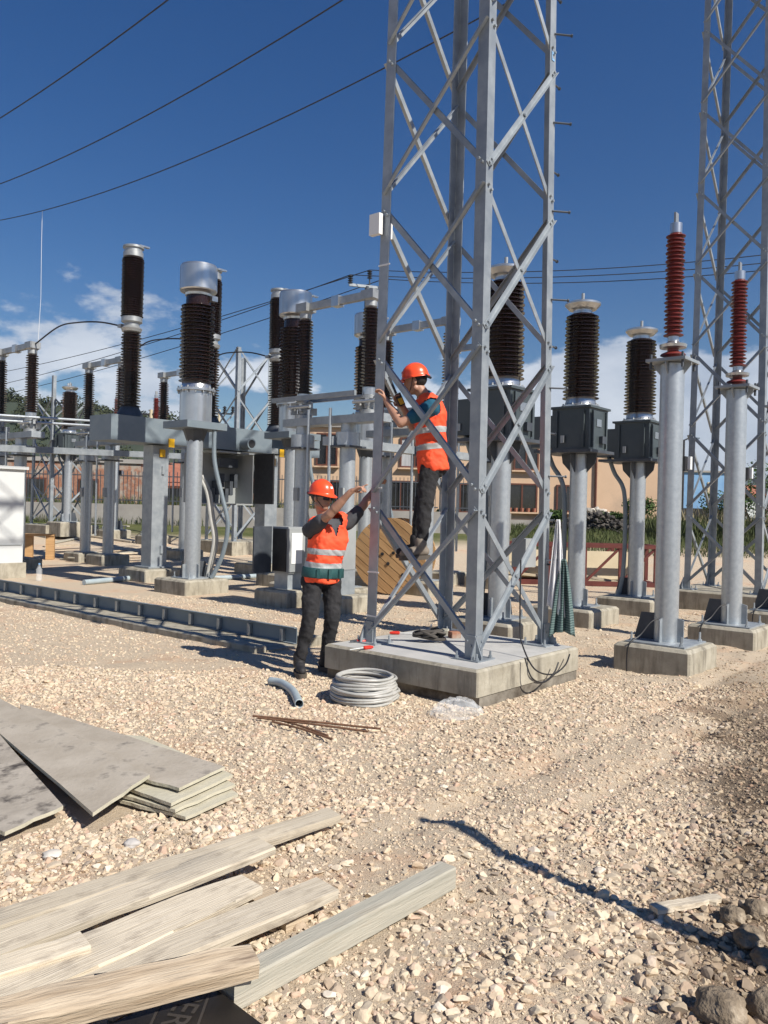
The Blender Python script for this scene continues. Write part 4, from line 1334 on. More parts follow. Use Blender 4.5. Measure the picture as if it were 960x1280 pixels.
GR1, GR2 = "disconnector switches near the cable reel", "disconnector switches beyond the circuit breaker"
R1 = Vector((-0.28, 13.0, 0))
ds = disconnector(R1, "disconnector switch with brown insulators behind the worker pointing upward", GR1)
dup(ds, R1 + UX * 2.15, "disconnector switch with brown insulators behind the climbing worker")
dup(ds, R1 + UX * 4.3, "disconnector switch with brown insulators behind the transformer seen through tower")
Q1 = Vector((-7.79, 17.9, 0.0))
labs = ["disconnector switch with brown insulators behind the white cabinet", "disconnector switch with brown insulators behind the near breaker pole", "disconnector switch with brown insulators past the silver headed transformer"]
for k in range(3):
    p = Q1 + UX * 2.2 * k
    o = dup(ds, (p.x, p.y, gzf(p.x, p.y)), labs[k]); o["group"] = GR2
# long coupling rods between the far disconnectors
for dy, z in ((-0.25, 3.30), (0.1, 3.22)):
    a = Q1 + UX * -1.0 + VX * dy + Vector((0, 0, z)); b = Q1 + UX * 5.0 + VX * dy + Vector((0, 0, z + 0.25))
    o = tag(MB().tube([a, b], 0.03, 10).build("coupling_rod", M_GALVP, None, True), "thin steel coupling rod linking the disconnectors beyond the breaker", "rod", "coupling rods linking the far disconnectors"); recenter(o)
a = Q1 + UX * -1.2 + Vector((0, 0, 2.62)); b = Q1 + UX * 5.3 + Vector((0, 0, 2.8))
o = tag(MB().bar(a, b, 0.22, 0.14).build("support_beam", M_GALV), "grey steel beam under the disconnectors beyond the breaker", "beam"); recenter(o)
a = R1 + UX * -0.3 + Vector((0.1, 0, 2.62)) + VX * 0.75; b = R1 + UX * 5.0 + VX * 0.75 + Vector((0, 0, 2.62))
o = tag(MB().bar(a, b, 0.22, 0.14).build("support_beam", M_GALV), "grey steel beam under the disconnectors by the cable reel", "beam"); recenter(o)

# flexible jumpers: far disconnector -> breaker -> current transformer -> near disconnector
for k in range(3):
    p0 = Q1 + UX * 2.2 * k - VX * 0.12 + Vector((0, 0, gzf(*(Q1 + UX * 2.2 * k).xy) + 4.95))
    p1 = BO + UX * BS * k + VX * 0.24 + Vector((0, 0, 4.99))
    mid = (p0 + p1) / 2 + Vector((0, 0, 0.28))
    o = tag(MB().tube(smooth_path([p0, p0.lerp(mid, 0.55) + Vector((0, 0, 0.12)), mid, p1.lerp(mid, 0.5) + Vector((0, 0, 0.05)), p1], 8), 0.016, 8).build("jumper_cable", M_WIRE, None, True),
            ["curved black jumper cable joining the near breaker pole", "curved black jumper cable joining the middle breaker pole", "curved black jumper cable joining the far breaker pole"][k], "cable")
    recenter(o)
# distant red insulators
for px, d, lab in ((141, 25.8, "small distant red insulator on post beyond the near breaker pole"), (190, 24.6, "small distant red insulator on post left of silver headed transformer")):
    p = at_d(px + 3, 600, d); g = gzf(p.x, p.y)
    o = dup(red1, (p.x, p.y, g), lab); o["group"] = "distant red insulators"

# --- drive cabinets, reel, truss and other yard things
def cabinet(px, d, z0, w, h, dep, label, door=False, mat=None):
    p = at_d(px, 640, d)
    T = thing("drive_cabinet", label, "cabinet", (p.x, p.y, 0), UANG)
    footing(T, 0, 0, 0.75)
    MB().box((0, 0, (0.25 + z0) / 2), (0.3, 0.3, z0 - 0.25)).build("stand", M_GALV, T)
    MB().box((0, 0, z0 + h / 2), (dep, w, h)).build("case", mat or M_GREYCAB, T)
    if door:
        MB().box((-0.02, -w / 2 - 0.012, z0 + h / 2), (dep - 0.04, 0.02, h - 0.05)).build("door", M_GREYCAB, T)
        MB().box((-0.02, -w / 2 - 0.026, z0 + h / 2 + 0.03), (dep * 0.62, 0.006, h * 0.66)).build("wiring_sheet", M_PLASTW, T)
        MB().box((-dep / 2 - 0.01, 0, z0 + h / 2), (0.02, w - 0.06, h - 0.06)).build("inside", M_BLACK, T)  # black sheet on the case stands in for the shade inside it
        MB().box((-dep / 2 - 0.20, w / 2 + 0.01, z0 + h / 2), (0.36, 0.03, h)).build("door", M_GUSSET, T)
    return T


cabinet(362, 12.8, 0.50, 0.36, 0.72, 0.36, "grey drive cabinet with open door and paper sheet behind pointing worker", True)
cabinet(428, 12.2, 0.62, 0.32, 0.85, 0.28, "plain light grey drive cabinet just right of the pointing worker's belt")
p = at_d(655, 690, 10.4)
o = tag(MB().box((p.x, p.y, 1.02), (0.26, 0.2, 0.36), rz=UANG).build("junction_box", M_GREYCAB), "light grey junction box on the transformer post inside the tower", "box")
recenter(o)
o.parent = None

wc = thing("white_cabinet", "tall white control cabinet with lattice shadow on it", "cabinet", (-7.75, 16.15, 0.0), UANG)
MB().box((0, 0, 0.1), (0.95, 0.95, 0.4)).build("plinth", M_CONC, wc)
MB().box((0, 0, 1.22), (0.85, 0.85, 1.84)).build("body", M_WHITE, wc)
MB().box((0, 0, 2.17), (0.97, 0.97, 0.06)).build("roof", M_WHITE, wc)
for a in (0.32,):
    MB().box((-0.431, 0, 0.33 + a), (0.012, 0.8, 0.012)).build("seam", M_GREYCAB, wc)
    MB().box((0, -0.431, 0.33 + a), (0.8, 0.012, 0.012)).build("seam", M_GREYCAB, wc)
NO_STONE.append(rect_poly((-7.75, 16.15), 1, 1, UANG))


def reel():
    p = at_d(487, 690, 14.6)
    T = thing("cable_reel", "big wooden cable reel of diagonal pine planks standing behind the tower", "cable reel", (p.x, p.y, 0), math.radians(-20))
    R = 0.68
    ang = math.radians(-38)
    for side, y in ((0, 0.0), (1, 0.62)):
        fl = MB().tube([(0, y + 0.02, R + 0.02), (0, y + 0.05, R + 0.02)], 0.12, 16)
        hub = fl.build("hub_plate", M_GUSSET, T, True)
        n = 10; w = 2 * R / n
        for i in range(n):
            c = -R + (i + 0.5) * w
            a0, a1 = c - w / 2 + 0.006, c + w / 2 - 0.006
            pts = []
            ks = 5
            top = [(a0 + (a1 - a0) * k / ks) for k in range(ks + 1)]
            pts = [(t, math.sqrt(max(R * R - t * t, 0.0))) for t in top] + [(t, -math.sqrt(max(R * R - t * t, 0.0))) for t in reversed(top)]
            ca, sa = math.cos(ang), math.sin(ang)
            # plank runs along local x of its own object so that the grain follows it
            vs = [(q[1], q[0]) for q in pts]
            me = MB().prism(vs[::-1], -0.02 + rng.uniform(-0.003, 0.003), 0.02).mesh("plank", M_REEL)
            o = link("plank", me, T, (0, y, R + 0.02))
            o.rotation_euler = Matrix([[ca, -sa, 0], [0, 0, -1], [sa, ca, 0]]).to_euler()
    MB().tube([(0, 0.02, R + 0.02), (0, 0.60, R + 0.02)], 0.40, 28).build("drum", M_REEL, T, True)
    for an, r in ((0.6, 0.1), (2.9, 0.13), (4.6, 0.14), (5.4, 0.42)):
        MB().tube([(r * math.cos(an), -0.024, R + 0.02 + r * math.sin(an)), (r * math.cos(an), -0.038, R + 0.02 + r * math.sin(an))], 0.03, 10).build("bolt_head", M_BLACK, T, True)


reel()


def truss():
    p = at_d(745, 738, 17.5)
    T = thing("steel_truss", "red painted steel truss frame lying on the gravel with beige sheets inside", "truss", (p.x, p.y, 0), math.radians(-2))
    L0, L1, Hh, D = -2.5, 1.25, 0.86, 0.7
    for y in (0, D):
        MB().bar((L0, y, 0.05), (L1, y, 0.05), 0.1, 0.1).build("chord", M_REDP, T)
        MB().bar((L0, y, Hh), (L1 + 0.06, y, Hh), 0.1, 0.08).build("chord", M_REDP, T)
        n = 5
        for i in range(n + 1):
            x = L0 + (L1 - L0) * i / n
            MB().bar((x, y, 0.1), (x, y, Hh - 0.04), 0.07, 0.07, (0, 1, 0)).build("post", M_REDP, T)
            if i < n:
                x2 = L0 + (L1 - L0) * (i + 1) / n
                MB().bar((x + 0.03, y, 0.1), (x2 - 0.03, y, Hh - 0.05), 0.05, 0.05).build("diagonal", M_REDP, T)
    MB().bar((L1, 0.05, Hh), (L1, D - 0.05, Hh), 0.1, 0.08).build("end_bar", M_REDP, T)
    MB().bar((L1, 0.05, 0.05), (L1, D - 0.05, 0.05), 0.1, 0.08).build("end_bar", M_REDP, T)
    sh = thing("beige_sheet", "stack of beige board sheets lying inside the red truss", "board", (p.x, p.y, 0), math.radians(-2))
    MB().box((-0.7, 0.45, 0.42), (3.2, 0.03, 0.62), M=Matrix.Rotation(math.radians(-14), 3, 'X')).build("sheet", M_BEIGE, sh)
    MB().box((-0.7, 0.30, 0.14), (3.3, 0.30, 0.05), M=Matrix.Rotation(math.radians(4), 3, 'Y')).build("sheet", M_BEIGE, sh)
    MB().box((-0.5, 0.20, 0.24), (2.9, 0.06, 0.05), M=Matrix.Rotation(math.radians(9), 3, 'Y')).build("batten", M_PLANK, sh)


truss()


# --- cable trench with steel channel, left
def trench():
    end = on_z(352, 812, 0.0)
    T = thing("cable_trench", "cable trench with concrete kerbs and grey steel channel with welded tabs", "cable trench", end, math.atan2(VX.y, VX.x))
    L = 11.0
    MB().box((L / 2, 0.29, 0.0), (L, 0.16, 0.14), ch=0.012).build("kerb", M_CONC, T)
    MB().box((L / 2 - 0.1, -0.42, 0.03), (L, 0.18, 0.16), ch=0.012).build("kerb", M_CONC, T)
    MB().box((L / 2, -0.05, -0.02), (L, 0.5, 0.07)).build("trench_bed", M_CONC, T)
    c = MB(); c.sweep((0.08, -0.30, 0.02), (L, -0.30, 0.02), [(0, 0), (0.05, 0), (0.05, 0.008), (0.008, 0.008), (0.008, 0.17), (0.05, 0.17), (0.05, 0.178), (0, 0.178)], Vector((0, 1, 0)), Vector((0, 0, 1)))
    c.build("channel", M_BEAM, T)
    for i in range(19):
        MB().box((0.28 + i * 0.56, -0.262, 0.10), (0.035, 0.05, 0.13)).build("tab", M_ALU, T)  # brighter metal stands in for sunlight on the steel tabs
    NO_STONE.append([end + VX * a + UX * b for a, b in ((-0.1, -0.4), (L, -0.4), (L, 0.55), (-0.1, 0.55))])


trench()

# ------------------------------------------------------------------ foreground timber and boards
def plank(px0, py0, z0, px1, py1, z1, w, th, mat, label, extend=0.0, name="plank", ends=0.0, roll=0.0, group=None, irregular=0.004):
    """plank whose top centre line runs through two measured points (right end first)"""
    a = on_z(px0, py0, z0); b = on_z(px1, py1, z1)
    d = (a - b).normalized()
    b = b - d * extend
    L = (a - b).length
    s = Vector((0, 0, 1)).cross(d).normalized(); u = d.cross(s)
    n = 14
    me = MB(); vs = []; fs = []
    for i in range(n + 1):
        x = -L / 2 + L * i / n
        tape = 1.0
        if ends and i >= n - 1:
            tape = 1 - ends * (i - n + 2) / 2
        j = [rng.normal(0, irregular) for _ in range(8)]
        hw = w / 2 * tape; c = min(0.006, th * 0.25)
        vs += [(x, -hw + j[0], -th), (x, hw + j[1], -th), (x, hw + j[1], -c), (x, hw - c + j[2] * .5, j[3] * .3), (x, -hw + c + j[4] * .5, j[5] * .3), (x, -hw + j[0], -c)]
    for i in range(n):
        for k in range(6):
            p = i * 6 + k; q = i * 6 + (k + 1) % 6
            fs.append((p, q, q + 6, p + 6))
    fs.append((5, 4, 3, 2, 1, 0)); fs.append(tuple(range(n * 6, n * 6 + 6)))
    me.add(vs, fs)
    o = tag(me.build(name, mat, None, True, 30), label, "plank", group)
    R = Matrix((d, s, u)).transposed() @ Matrix.Rotation(roll, 3, 'X')
    o.matrix_world = Matrix.Translation((a + b) / 2) @ R.to_4x4()
    return o


plank(320, 1135, 0.06, 60, 1230, 0.06, 0.16, 0.03, M_PLANK, "pale plank at the bottom of the plank pile, mostly covered", 1.2)
plank(418, 1014, 0.085, 0, 1146, 0.095, 0.105, 0.035, M_PLANK, "pale weathered plank along the far side of the plank pile", 1.0, roll=0.12)
plank(332, 1052, 0.125, 0, 1178, 0.13, 0.13, 0.028, M_PLANK, "wide pale plank lying on top of the far plank of the pile", 1.0, roll=0.10)
plank(106, 1172, 0.137, 0, 1205, 0.14, 0.10, 0.025, M_PLANK, "short pale plank resting across the middle of the pile", 0.9, roll=0.05)
plank(314, 1100, 0.105, 0, 1234, 0.12, 0.19, 0.028, M_PLANK, "pale plank with split end in the middle of the pile", 1.0, roll=0.08, ends=0.35)
plank(410, 1104, 0.085, 60, 1246, 0.10, 0.14, 0.035, M_PLANK, "pale plank with a knotted brown end beside the grey beam", 0.9, roll=0.05)
plank(318, 1188, 0.165, 0, 1262, 0.17, 0.115, 0.055, M_PLANKD, "thick brown plank with rounded end in front of the pile", 0.9, ends=0.25, roll=0.15, irregular=0.006)
plank(560, 1080, 0.095, 282, 1224, 0.095, 0.085, 0.085, M_PLANKG, "square grey timber beam lying on the gravel", 0.0, "timber_beam", irregular=0.001)
plank(900, 1070, 0.20, 818, 1082, 0.20, 0.055, 0.02, M_PLANK, "short pale offcut of wood lying on the dirt bank", 0.0, "wood_offcut", ends=0.2, irregular=0.004)
for o in list(COL.objects):
    if o.name.startswith("wood_offcut"):
        c = o.location; o.location.z = gzf(c.x, c.y) + 0.035

# packing pieces under the pile
for k, (px, py) in enumerate(((120, 1150), (330, 1130), (190, 1240))):
    p = on_z(px, py, 0.0)
    z = gzf(p.x, p.y)
    o = tag(MB().box((0, 0, 0.02), (0.10, 0.42, 0.05)).build("packing_block", M_PLANKD), "rough timber packing block under the plank pile", "timber block", "packing blocks under the planks")
    o.location = (p.x, p.y, z); o.rotation_euler = (0, 0, 0.75)


def board(pts, zs, th, mat, label, edge_mat=None):
    w = [on_z(p[0], p[1], z) for p, z in zip(pts, zs)]
    c = sum(w, Vector()) / len(w)
    # subdivide the board outline a little so that its edge is not perfectly straight
    poly = []
    for i in range(len(w)):
        a, b = w[i], w[(i + 1) % len(w)]
        for k in range(6):
            q = a.lerp(b, k / 6)
            if k:
                q = q + Vector((rng.normal(0, 0.003), rng.normal(0, 0.003), 0))
            poly.append(q - c)
    n = len(poly)
    vs = poly + [p - Vector((0, 0, th)) for p in poly] + [Vector((0, 0, 0.0)), Vector((0, 0, -th))]
    area = sum(poly[i].x * poly[(i + 1) % n].y - poly[(i + 1) % n].x * poly[i].y for i in range(n))
    fs = []
    for i in range(n):
        j = (i + 1) % n
        fs.append((i, j, 2 * n) if area > 0 else (j, i, 2 * n))
        fs.append((n + j, n + i, 2 * n + 1) if area > 0 else (n + i, n + j, 2 * n + 1))
        fs.append((i, n + i, n + j, j) if area > 0 else (j, n + j, n + i, i))
    m = MB().add(vs, fs)
    o = tag(m.build("plywood_board", mat), label, "board")
    if edge_mat:
        o.data.materials.append(edge_mat)
        for p in o.data.polygons:
            if len(p.vertices) == 4:
                p.material_index = 1
    o.location = c
    NO_STONE.append([(q.x, q.y) for q in w])
    return o


board([(298, 992), (232, 1021), (150, 1000), (100, 930), (180, 925)], [0.035] * 5, 0.016, M_PLYE, "bottom sheet of the small stack of pale boards")
board([(294, 980), (219, 1012), (140, 990), (95, 925), (180, 925)], [0.060] * 5, 0.016, M_PLYE, "second sheet in the small stack of pale boards")
board([(291, 968), (214, 1004), (140, 978), (90, 915), (180, 920)], [0.088] * 5, 0.016, M_PLYE, "pale olive top sheet of the small board stack")
board([(281, 958), (224, 985), (140, 962), (30, 915), (25, 880), (60, 889)], [0.118, 0.118, 0.115, 0.10, 0.10, 0.10], 0.016, M_PLY, "grey brown plywood board lying over the small board stack", M_PLYE)
board([(187, 968), (116, 1016), (-60, 865), (-70, 838)], [0.145, 0.10, 0.11, 0.125], 0.018, M_PLY, "large pale grey plywood board overlapping its neighbours", M_PLYE)
board([(79, 1007), (6, 1040), (-150, 985), (-60, 850)], [0.075, 0.055, 0.05, 0.13], 0.018, M_PLYD, "grey plywood board stained black along one edge", M_PLYE)


# black formwork panel with printed lettering under the pile
def formwork():
    a = on_z(268, 1234, 0.06); b = on_z(330, 1281, 0.06)
    d = (b - a).normalized(); s = Vector((0, 0, 1)).cross(d)
    c0 = a - d * 0.05
    pts = [c0, c0 + d * 1.2, c0 + d * 1.2 - s * 0.75, c0 - s * 0.75]
    c = sum(pts, Vector()) / 4
    T = thing("formwork_panel", "black coated formwork panel with printed brown lettering under the planks", "panel", (c.x, c.y, 0))
    MB().prism([(p.x - c.x, p.y - c.y) for p in pts][::-1] if False else [(p.x - c.x, p.y - c.y) for p in reversed(pts)], 0.038, 0.058).build("sheet", M_FORM, T)
    NO_STONE.append([(p.x, p.y) for p in pts])
    cu = bpy.data.curves.new("lettering", 'FONT'); cu.body = "PERI"; cu.size = 0.105; cu.space_character = 1.05
    cu.offset = 0.001
    tmp = bpy.data.objects.new("lettering_tmp", cu); COL.objects.link(tmp)
    bpy.context.view_layer.update()
    me = bpy.data.meshes.new_from_object(tmp.evaluated_get(bpy.context.evaluated_depsgraph_get()))
    bpy.data.objects.remove(tmp)
    me.materials.clear(); me.materials.append(M_PRINT)
    t = on_z(232, 1237, 0.0585)
    link("lettering", me, T, (t.x - c.x, t.y - c.y, 0.0595), (0, 0, math.radians(-100)))
    for q, (px, py) in enumerate(((205, 1244), (262, 1241))):
        u = on_z(px, py, 0.0585)
        MB().box((0, -0.15, 0), (0.008, 0.3, 0.001)).build("printed_line", M_PRINT, T).location = (u.x - c.x, u.y - c.y, 0.0593)


formwork()

# ------------------------------------------------------------------ things lying round the tower
# coil of grey conduit
def coil():
    c = on_z(455, 875, 0.0)
    c.z = gzf(c.x, c.y)
    r = 0.0125
    pts = []
    lay = 0
    rows = [(0.262, 0.016), (0.236, 0.018), (0.268, 0.038), (0.244, 0.041), (0.262, 0.060), (0.238, 0.064), (0.266, 0.083), (0.242, 0.087), (0.257, 0.106), (0.232, 0.110), (0.250, 0.129), (0.226, 0.133),
            (0.244, 0.152), (0.220, 0.156), (0.236, 0.175), (0.210, 0.176), (0.222, 0.197)]
    for k, (R0, z0) in enumerate(rows):
        R1, z1 = rows[min(k + 1, len(rows) - 1)]
        dx, dy = rng.normal(0, 0.010, 2); ph = rng.uniform(0, 6)
        for i in range(40):
            t = i / 40; e = max(0, (t - 0.8) / 0.2)
            an = 2 * PI * t
            rr = R0 + (R1 - R0) * e
            pts.append(c + Vector((rr * math.cos(an) + dx * (1 - e), rr * math.sin(an) + dy * (1 - e), z0 + (z1 - z0) * e + 0.007 * math.sin(2 * an + ph) * (1 - e))))
    o = tag(MB().tube(pts, r, 8).build("conduit_coil", M_CONDUIT, None, True), "coil of pale grey plastic conduit lying beside the foundation", "coil")
    recenter(o)


coil()
p0, p1, p2, p3 = on_z(338, 851, 0.03), on_z(352, 854, 0.035), on_z(366, 864, 0.035), on_z(374, 880, 0.035)
pts = smooth_path([p0, p1, p2, p3], 8)
o = tag(MB().tube(pts, 0.034, 16, caps=False).build("pipe_bend", M_PVC, None, True), "short curved blue grey pipe offcut on the gravel", "pipe")
sm = o.modifiers.new("wall", 'SOLIDIFY'); sm.thickness = 0.004
recenter(o)
for k, (a, b) in enumerate((((316, 897), (476, 911)), ((322, 900), (460, 914)), ((352, 901), (410, 918)), ((340, 903), (415, 922)))):
    q0 = on_z(*a, 0.03); q1 = on_z(*b, 0.03)
    q0.z = gzf(q0.x, q0.y) + 0.035; q1.z = gzf(q1.x, q1.y) + 0.035
    o = tag(MB().tube(smooth_path([q0, (q0 + q1) / 2 + Vector((0, 0.008 * (k - 1), 0.004)), q1]), 0.0075, 6).build("rebar_rod", M_RUST, None, True), "rusty thin reinforcing rod lying on the gravel beside others", "rod", "rusty rods on the gravel")
    recenter(o)

# crumpled clear plastic bag
bc = on_z(570, 893, 0.0)
bv, bf = ico()
mb = MB()
us, vs_ = 18, 10
vs = []; fs = []
for j in range(vs_ + 1):
    for i in range(us):
        th = PI * j / vs_ * 0.5; an = 2 * PI * i / us
        k = 1 + 0.30 * float(fbm(math.cos(an) * 2.2 + 3, math.sin(an) * 2.2 + j * 0.5, 3))
        vs.append((0.20 * math.sin(th) * math.cos(an) * k, 0.13 * math.sin(th) * math.sin(an) * k, 0.13 * math.cos(th) * k))
for j in range(vs_):
    for i in range(us):
        a = j * us + i; b = j * us + (i + 1) % us
        fs.append((a, a + us, b + us, b))
o = tag(mb.add(vs, fs).build("plastic_bag", M_CLEAR), "crumpled clear plastic bag on gravel at the foundation corner", "bag")
o.location = (bc.x, bc.y, gzf(bc.x, bc.y)); o.rotation_euler = (0, 0, 0.4)

# things on top of the foundation
def on_f(px, py):
    return on_z(px, py, FZ + 0.003)


c = on_f(537, 803)
mb = MB()
pts = []
for i in range(330):
    t = i / 10
    pts.append((0.145 * math.cos(t) * (0.75 + 0.3 * math.sin(t * 0.37)), 0.065 * math.sin(t) * (0.8 + 0.3 * math.cos(t * 0.61)), 0.025 + 0.034 * (1 + math.sin(t * 0.83)) + 0.0001 * i))
o = tag(mb.tube(pts, 0.014, 6).build("cable_bundle", M_RUBBLE, None, True), "tangled dark cable bundle on top of the foundation", "cable")
o.location = c
for k, (px, py, w_, h_) in enumerate(((568, 797, 0.10, 0.06), (555, 793, 0.14, 0.05))):
    c = on_f(px, py)
    o = tag(MB().box((0, 0, h_ / 2), (w_, 0.09, h_), ch=0.006).build("brick_piece", M_BRICKW if k == 0 else M_PLANKG), ["broken red brick piece on the foundation behind the dark cables", "grey block piece on the foundation behind the dark cables"][k], "brick")
    o.location = c; o.rotation_euler = (0, 0, 0.4 + k)


def screwdriver(px, py, rz, label, cat="tool"):
    c = on_f(px, py)
    T = thing("hand_tool", label, cat, c, rz)
    MB().tube([(0, 0, 0.016), (0.03, 0, 0.016), (0.09, 0, 0.016), (0.10, 0, 0.016)], [0.010, 0.017, 0.017, 0.009], 10).build("handle", M_REDPL, T, True)
    MB().tube([(0.10, 0, 0.016), (0.24, 0, 0.010)], 0.005, 6).build("shaft", M_ALU_DULL, T, True)


screwdriver(487, 793, 0.1, "red handled screwdriver lying on the foundation behind the tower leg")
screwdriver(466, 811, math.radians(215), "red handled tool jutting over the foundation edge above the coil")
c = on_f(446, 803)
T = thing("pliers", "red handled pliers lying at the foot of the tower leg", "pliers", c, 0.5)
MB().tube(smooth_path([(0.0, 0, 0.015), (0.05, 0.03, 0.015), (0.14, 0.02, 0.015)]), 0.010, 8).build("handle", M_REDPL, T, True)
MB().tube(smooth_path([(0.0, 0, 0.015), (0.05, -0.03, 0.015), (0.14, -0.02, 0.015)]), 0.010, 8).build("handle", M_REDPL, T, True)
MB().box((-0.03, 0, 0.015), (0.07, 0.02, 0.012)).build("jaw", M_GUSSET, T)

# loose cables down the lit side of the foundation
q = [on_f(648, 797) + Vector((0, 0, 0.9)), on_f(652, 805) + Vector((0, 0, 0.35)), on_f(655, 815) + Vector((0, 0, 0.02))]
lp = [at_d(651, 700, 7.05), at_d(650, 780, 7.0), at_d(653, 806, 6.93), at_d(668, 836, 6.80), at_d(690, 843, 6.98), at_d(706, 832, 7.16), at_d(712, 818, 7.28)]
lp2 = [at_d(656, 822, 6.72), at_d(664, 846, 6.70), at_d(678, 853, 6.80), at_d(692, 842, 6.98), at_d(698, 828, 7.08)]
for k, l in enumerate((lp, lp2)):
    o = tag(MB().tube(smooth_path(l), 0.007, 6).build("loose_cable", M_BLACK, None, True), ["black cable hanging from brace and looping down the foundation side", "short black cable loop hanging on the lit foundation side"][k], "cable")
    recenter(o)


# cloths hung on the right-hand tower leg
def cloth(top, bottom_w, length, mat, label, name, seed, side):
    n, mrows = 22, 26
    vs = []; fs = []
    r = np.random.default_rng(seed); ph = r.uniform(0, 6, 4)
    for j in range(mrows + 1):
        t = j / mrows
        w = 0.03 + (bottom_w - 0.03) * (t ** 0.75)
        for i in range(n + 1):
            s = i / n - 0.5
            fold = 0.035 * min(1, t * 2 + 0.25) * math.sin(s * 17 + ph[0] + t * 1.2) + 0.012 * math.sin(s * 39 + ph[1])
            vs.append((s * w, fold, -t * length - 0.05 * math.cos(s * 3 + ph[2]) * t))
    for j in range(mrows):
        for i in range(n):
            a = j * (n + 1) + i
            fs.append((a, a + 1, a + n + 2, a + n + 1))
    o = tag(MB().add(vs, fs).build(name, mat, None, True, 180), label, "cloth")
    s = o.modifiers.new("thick", 'SOLIDIFY'); s.thickness = 0.004
    o.location = top; o.rotation_euler = (0, 0, UANG - PI / 2 + 0.5)
    return o


legR = TC + (UX * 0.60 - VX * 0.60)
cloth(legR + Vector((0.05, -0.09, 1.47)), 0.17, 0.85, M_TOWELW, "white cloth hanging from a step bolt on the tower leg", "white_cloth", 3, 1)
cloth(legR + Vector((0.105, -0.12, 1.11)), 0.24, 0.72, M_TOWELG, "green striped towel hanging on the tower leg", "striped_towel", 5, 1)
o = tag(MB().tube([legR + Vector((-0.05, -0.05, 1.09)), legR + Vector((0.13, -0.11, 1.10))], 0.008, 6).build("hanging_hook", M_GALV, None), "thin steel peg from which the green towel hangs", "peg"); recenter(o)

# water bottle and timber block by the white cabinet
bp = at_d(49, 712, 15.6); g = gzf(bp.x, bp.y)
T = thing("water_bottle", "empty clear water bottle standing by the white cabinet", "bottle", (bp.x, bp.y, g))
MB().lathe([(0.05, 0.0), (0.055, 0.02), (0.055, 0.22), (0.02, 0.29), (0.018, 0.31)], 16).build("body", M_CLEAR, T, True)
MB().lathe([(0.02, 0.31), (0.02, 0.335)], 12).build("cap", M_BLUEC, T, True)
bp = at_d(47, 676, 20.5); g = gzf(bp.x, bp.y)
T = thing("wooden_stool", "small orange brown timber trestle behind the white cabinet", "trestle", (bp.x, bp.y, g), 0.3)
MB().box((0.05, 0, 0.62), (0.7, 0.3, 0.05)).build("top", M_REEL, T)
for x in (-0.2, 0.3):
    MB().box((x, 0, 0.3), (0.2, 0.24, 0.59)).build("leg", M_REEL, T)

# scattered timber and pipes under the switchgear
for k, (a, b, z, r_, mat, nm, lab) in enumerate((
        ((105, 728), (172, 722), 0.05, 0.05, M_PVC, "loose_pipe", "grey pipe lying on gravel in front of near breaker footing"),
        ((265, 723), (325, 720), 0.05, 0.05, M_PVC, "loose_pipe", "grey pipe lying on gravel past the silver transformer footing"),
        ((60, 690), (150, 683), 0.06, 0.04, M_PLANKG, "loose_batten", "grey batten lying on gravel among scrap, longer one"),
        ((85, 684), (165, 690), 0.06, 0.035, M_PLANK, "loose_batten", "pale batten lying on gravel among scrap near breaker"),
        ((110, 678), (160, 681), 0.06, 0.03, M_PLANKG, "loose_batten", "short grey batten at the back of the scrap"))):
    q0 = on_z(*a, z); q1 = on_z(*b, z)
    g0 = gzf(q0.x, q0.y); g1 = gzf(q1.x, q1.y)
    q0.z = g0 + r_; q1.z = g1 + r_
    mb = MB()
    if "pipe" in nm:
        mb.tube([q0, q1], r_, 12)
    else:
        mb.bar(q0, q1, 0.12, 0.04)
    o = tag(mb.build(nm, mat, None, "pipe" in nm), lab, nm.split("_")[1]); recenter(o)

for k in range(9):
    p = at_d(rng.uniform(60, 165), 680, rng.uniform(19.5, 23)); an = rng.uniform(-0.5, 0.9); L_ = rng.uniform(0.5, 1.3)
    d_ = Vector((math.cos(an), math.sin(an), 0)) * L_ / 2
    a_, b_2 = p - d_, p + d_
    a_.z = gzf(a_.x, a_.y) + 0.03 + 0.012 * k; b_2.z = gzf(b_2.x, b_2.y) + 0.03 + 0.012 * k
    o = tag(MB().bar(a_, b_2, rng.uniform(0.07, 0.16), 0.03).build("scrap_batten", (M_PLANKG, M_PLANKD, M_PLANK)[k % 3]), "scrap batten strewn on gravel in front of the brown transformer among lattice steel", "batten", "scrap battens among the switchgear"); recenter(o)

# unseen steel stake, added and leaned so that its shadow crosses the gravel
TIPS = on_z(532, 1024, 0.0)
HS = 2.05
tip = Vector((TIPS.x, TIPS.y, 0)) + SUN_H * (HS / math.tan(SUN_EL)) + Vector((0, 0, HS))
sb = Vector((TIPS.x, TIPS.y, 0)) + Vector((0.65, -0.76, 0)) * 2.45
sb.z = gzf(sb.x, sb.y)
T = thing("shadow_stake", "thin leaning steel stake out of view, added for the shadow line it casts", "stake", sb, 0)
MB().tube([Vector((0, 0, -0.1)), (tip - sb) * 0.5 + Vector((0.008, 0.01, 0)), tip - sb], 0.038, 10).build("rod", M_GUSSET, T, True)


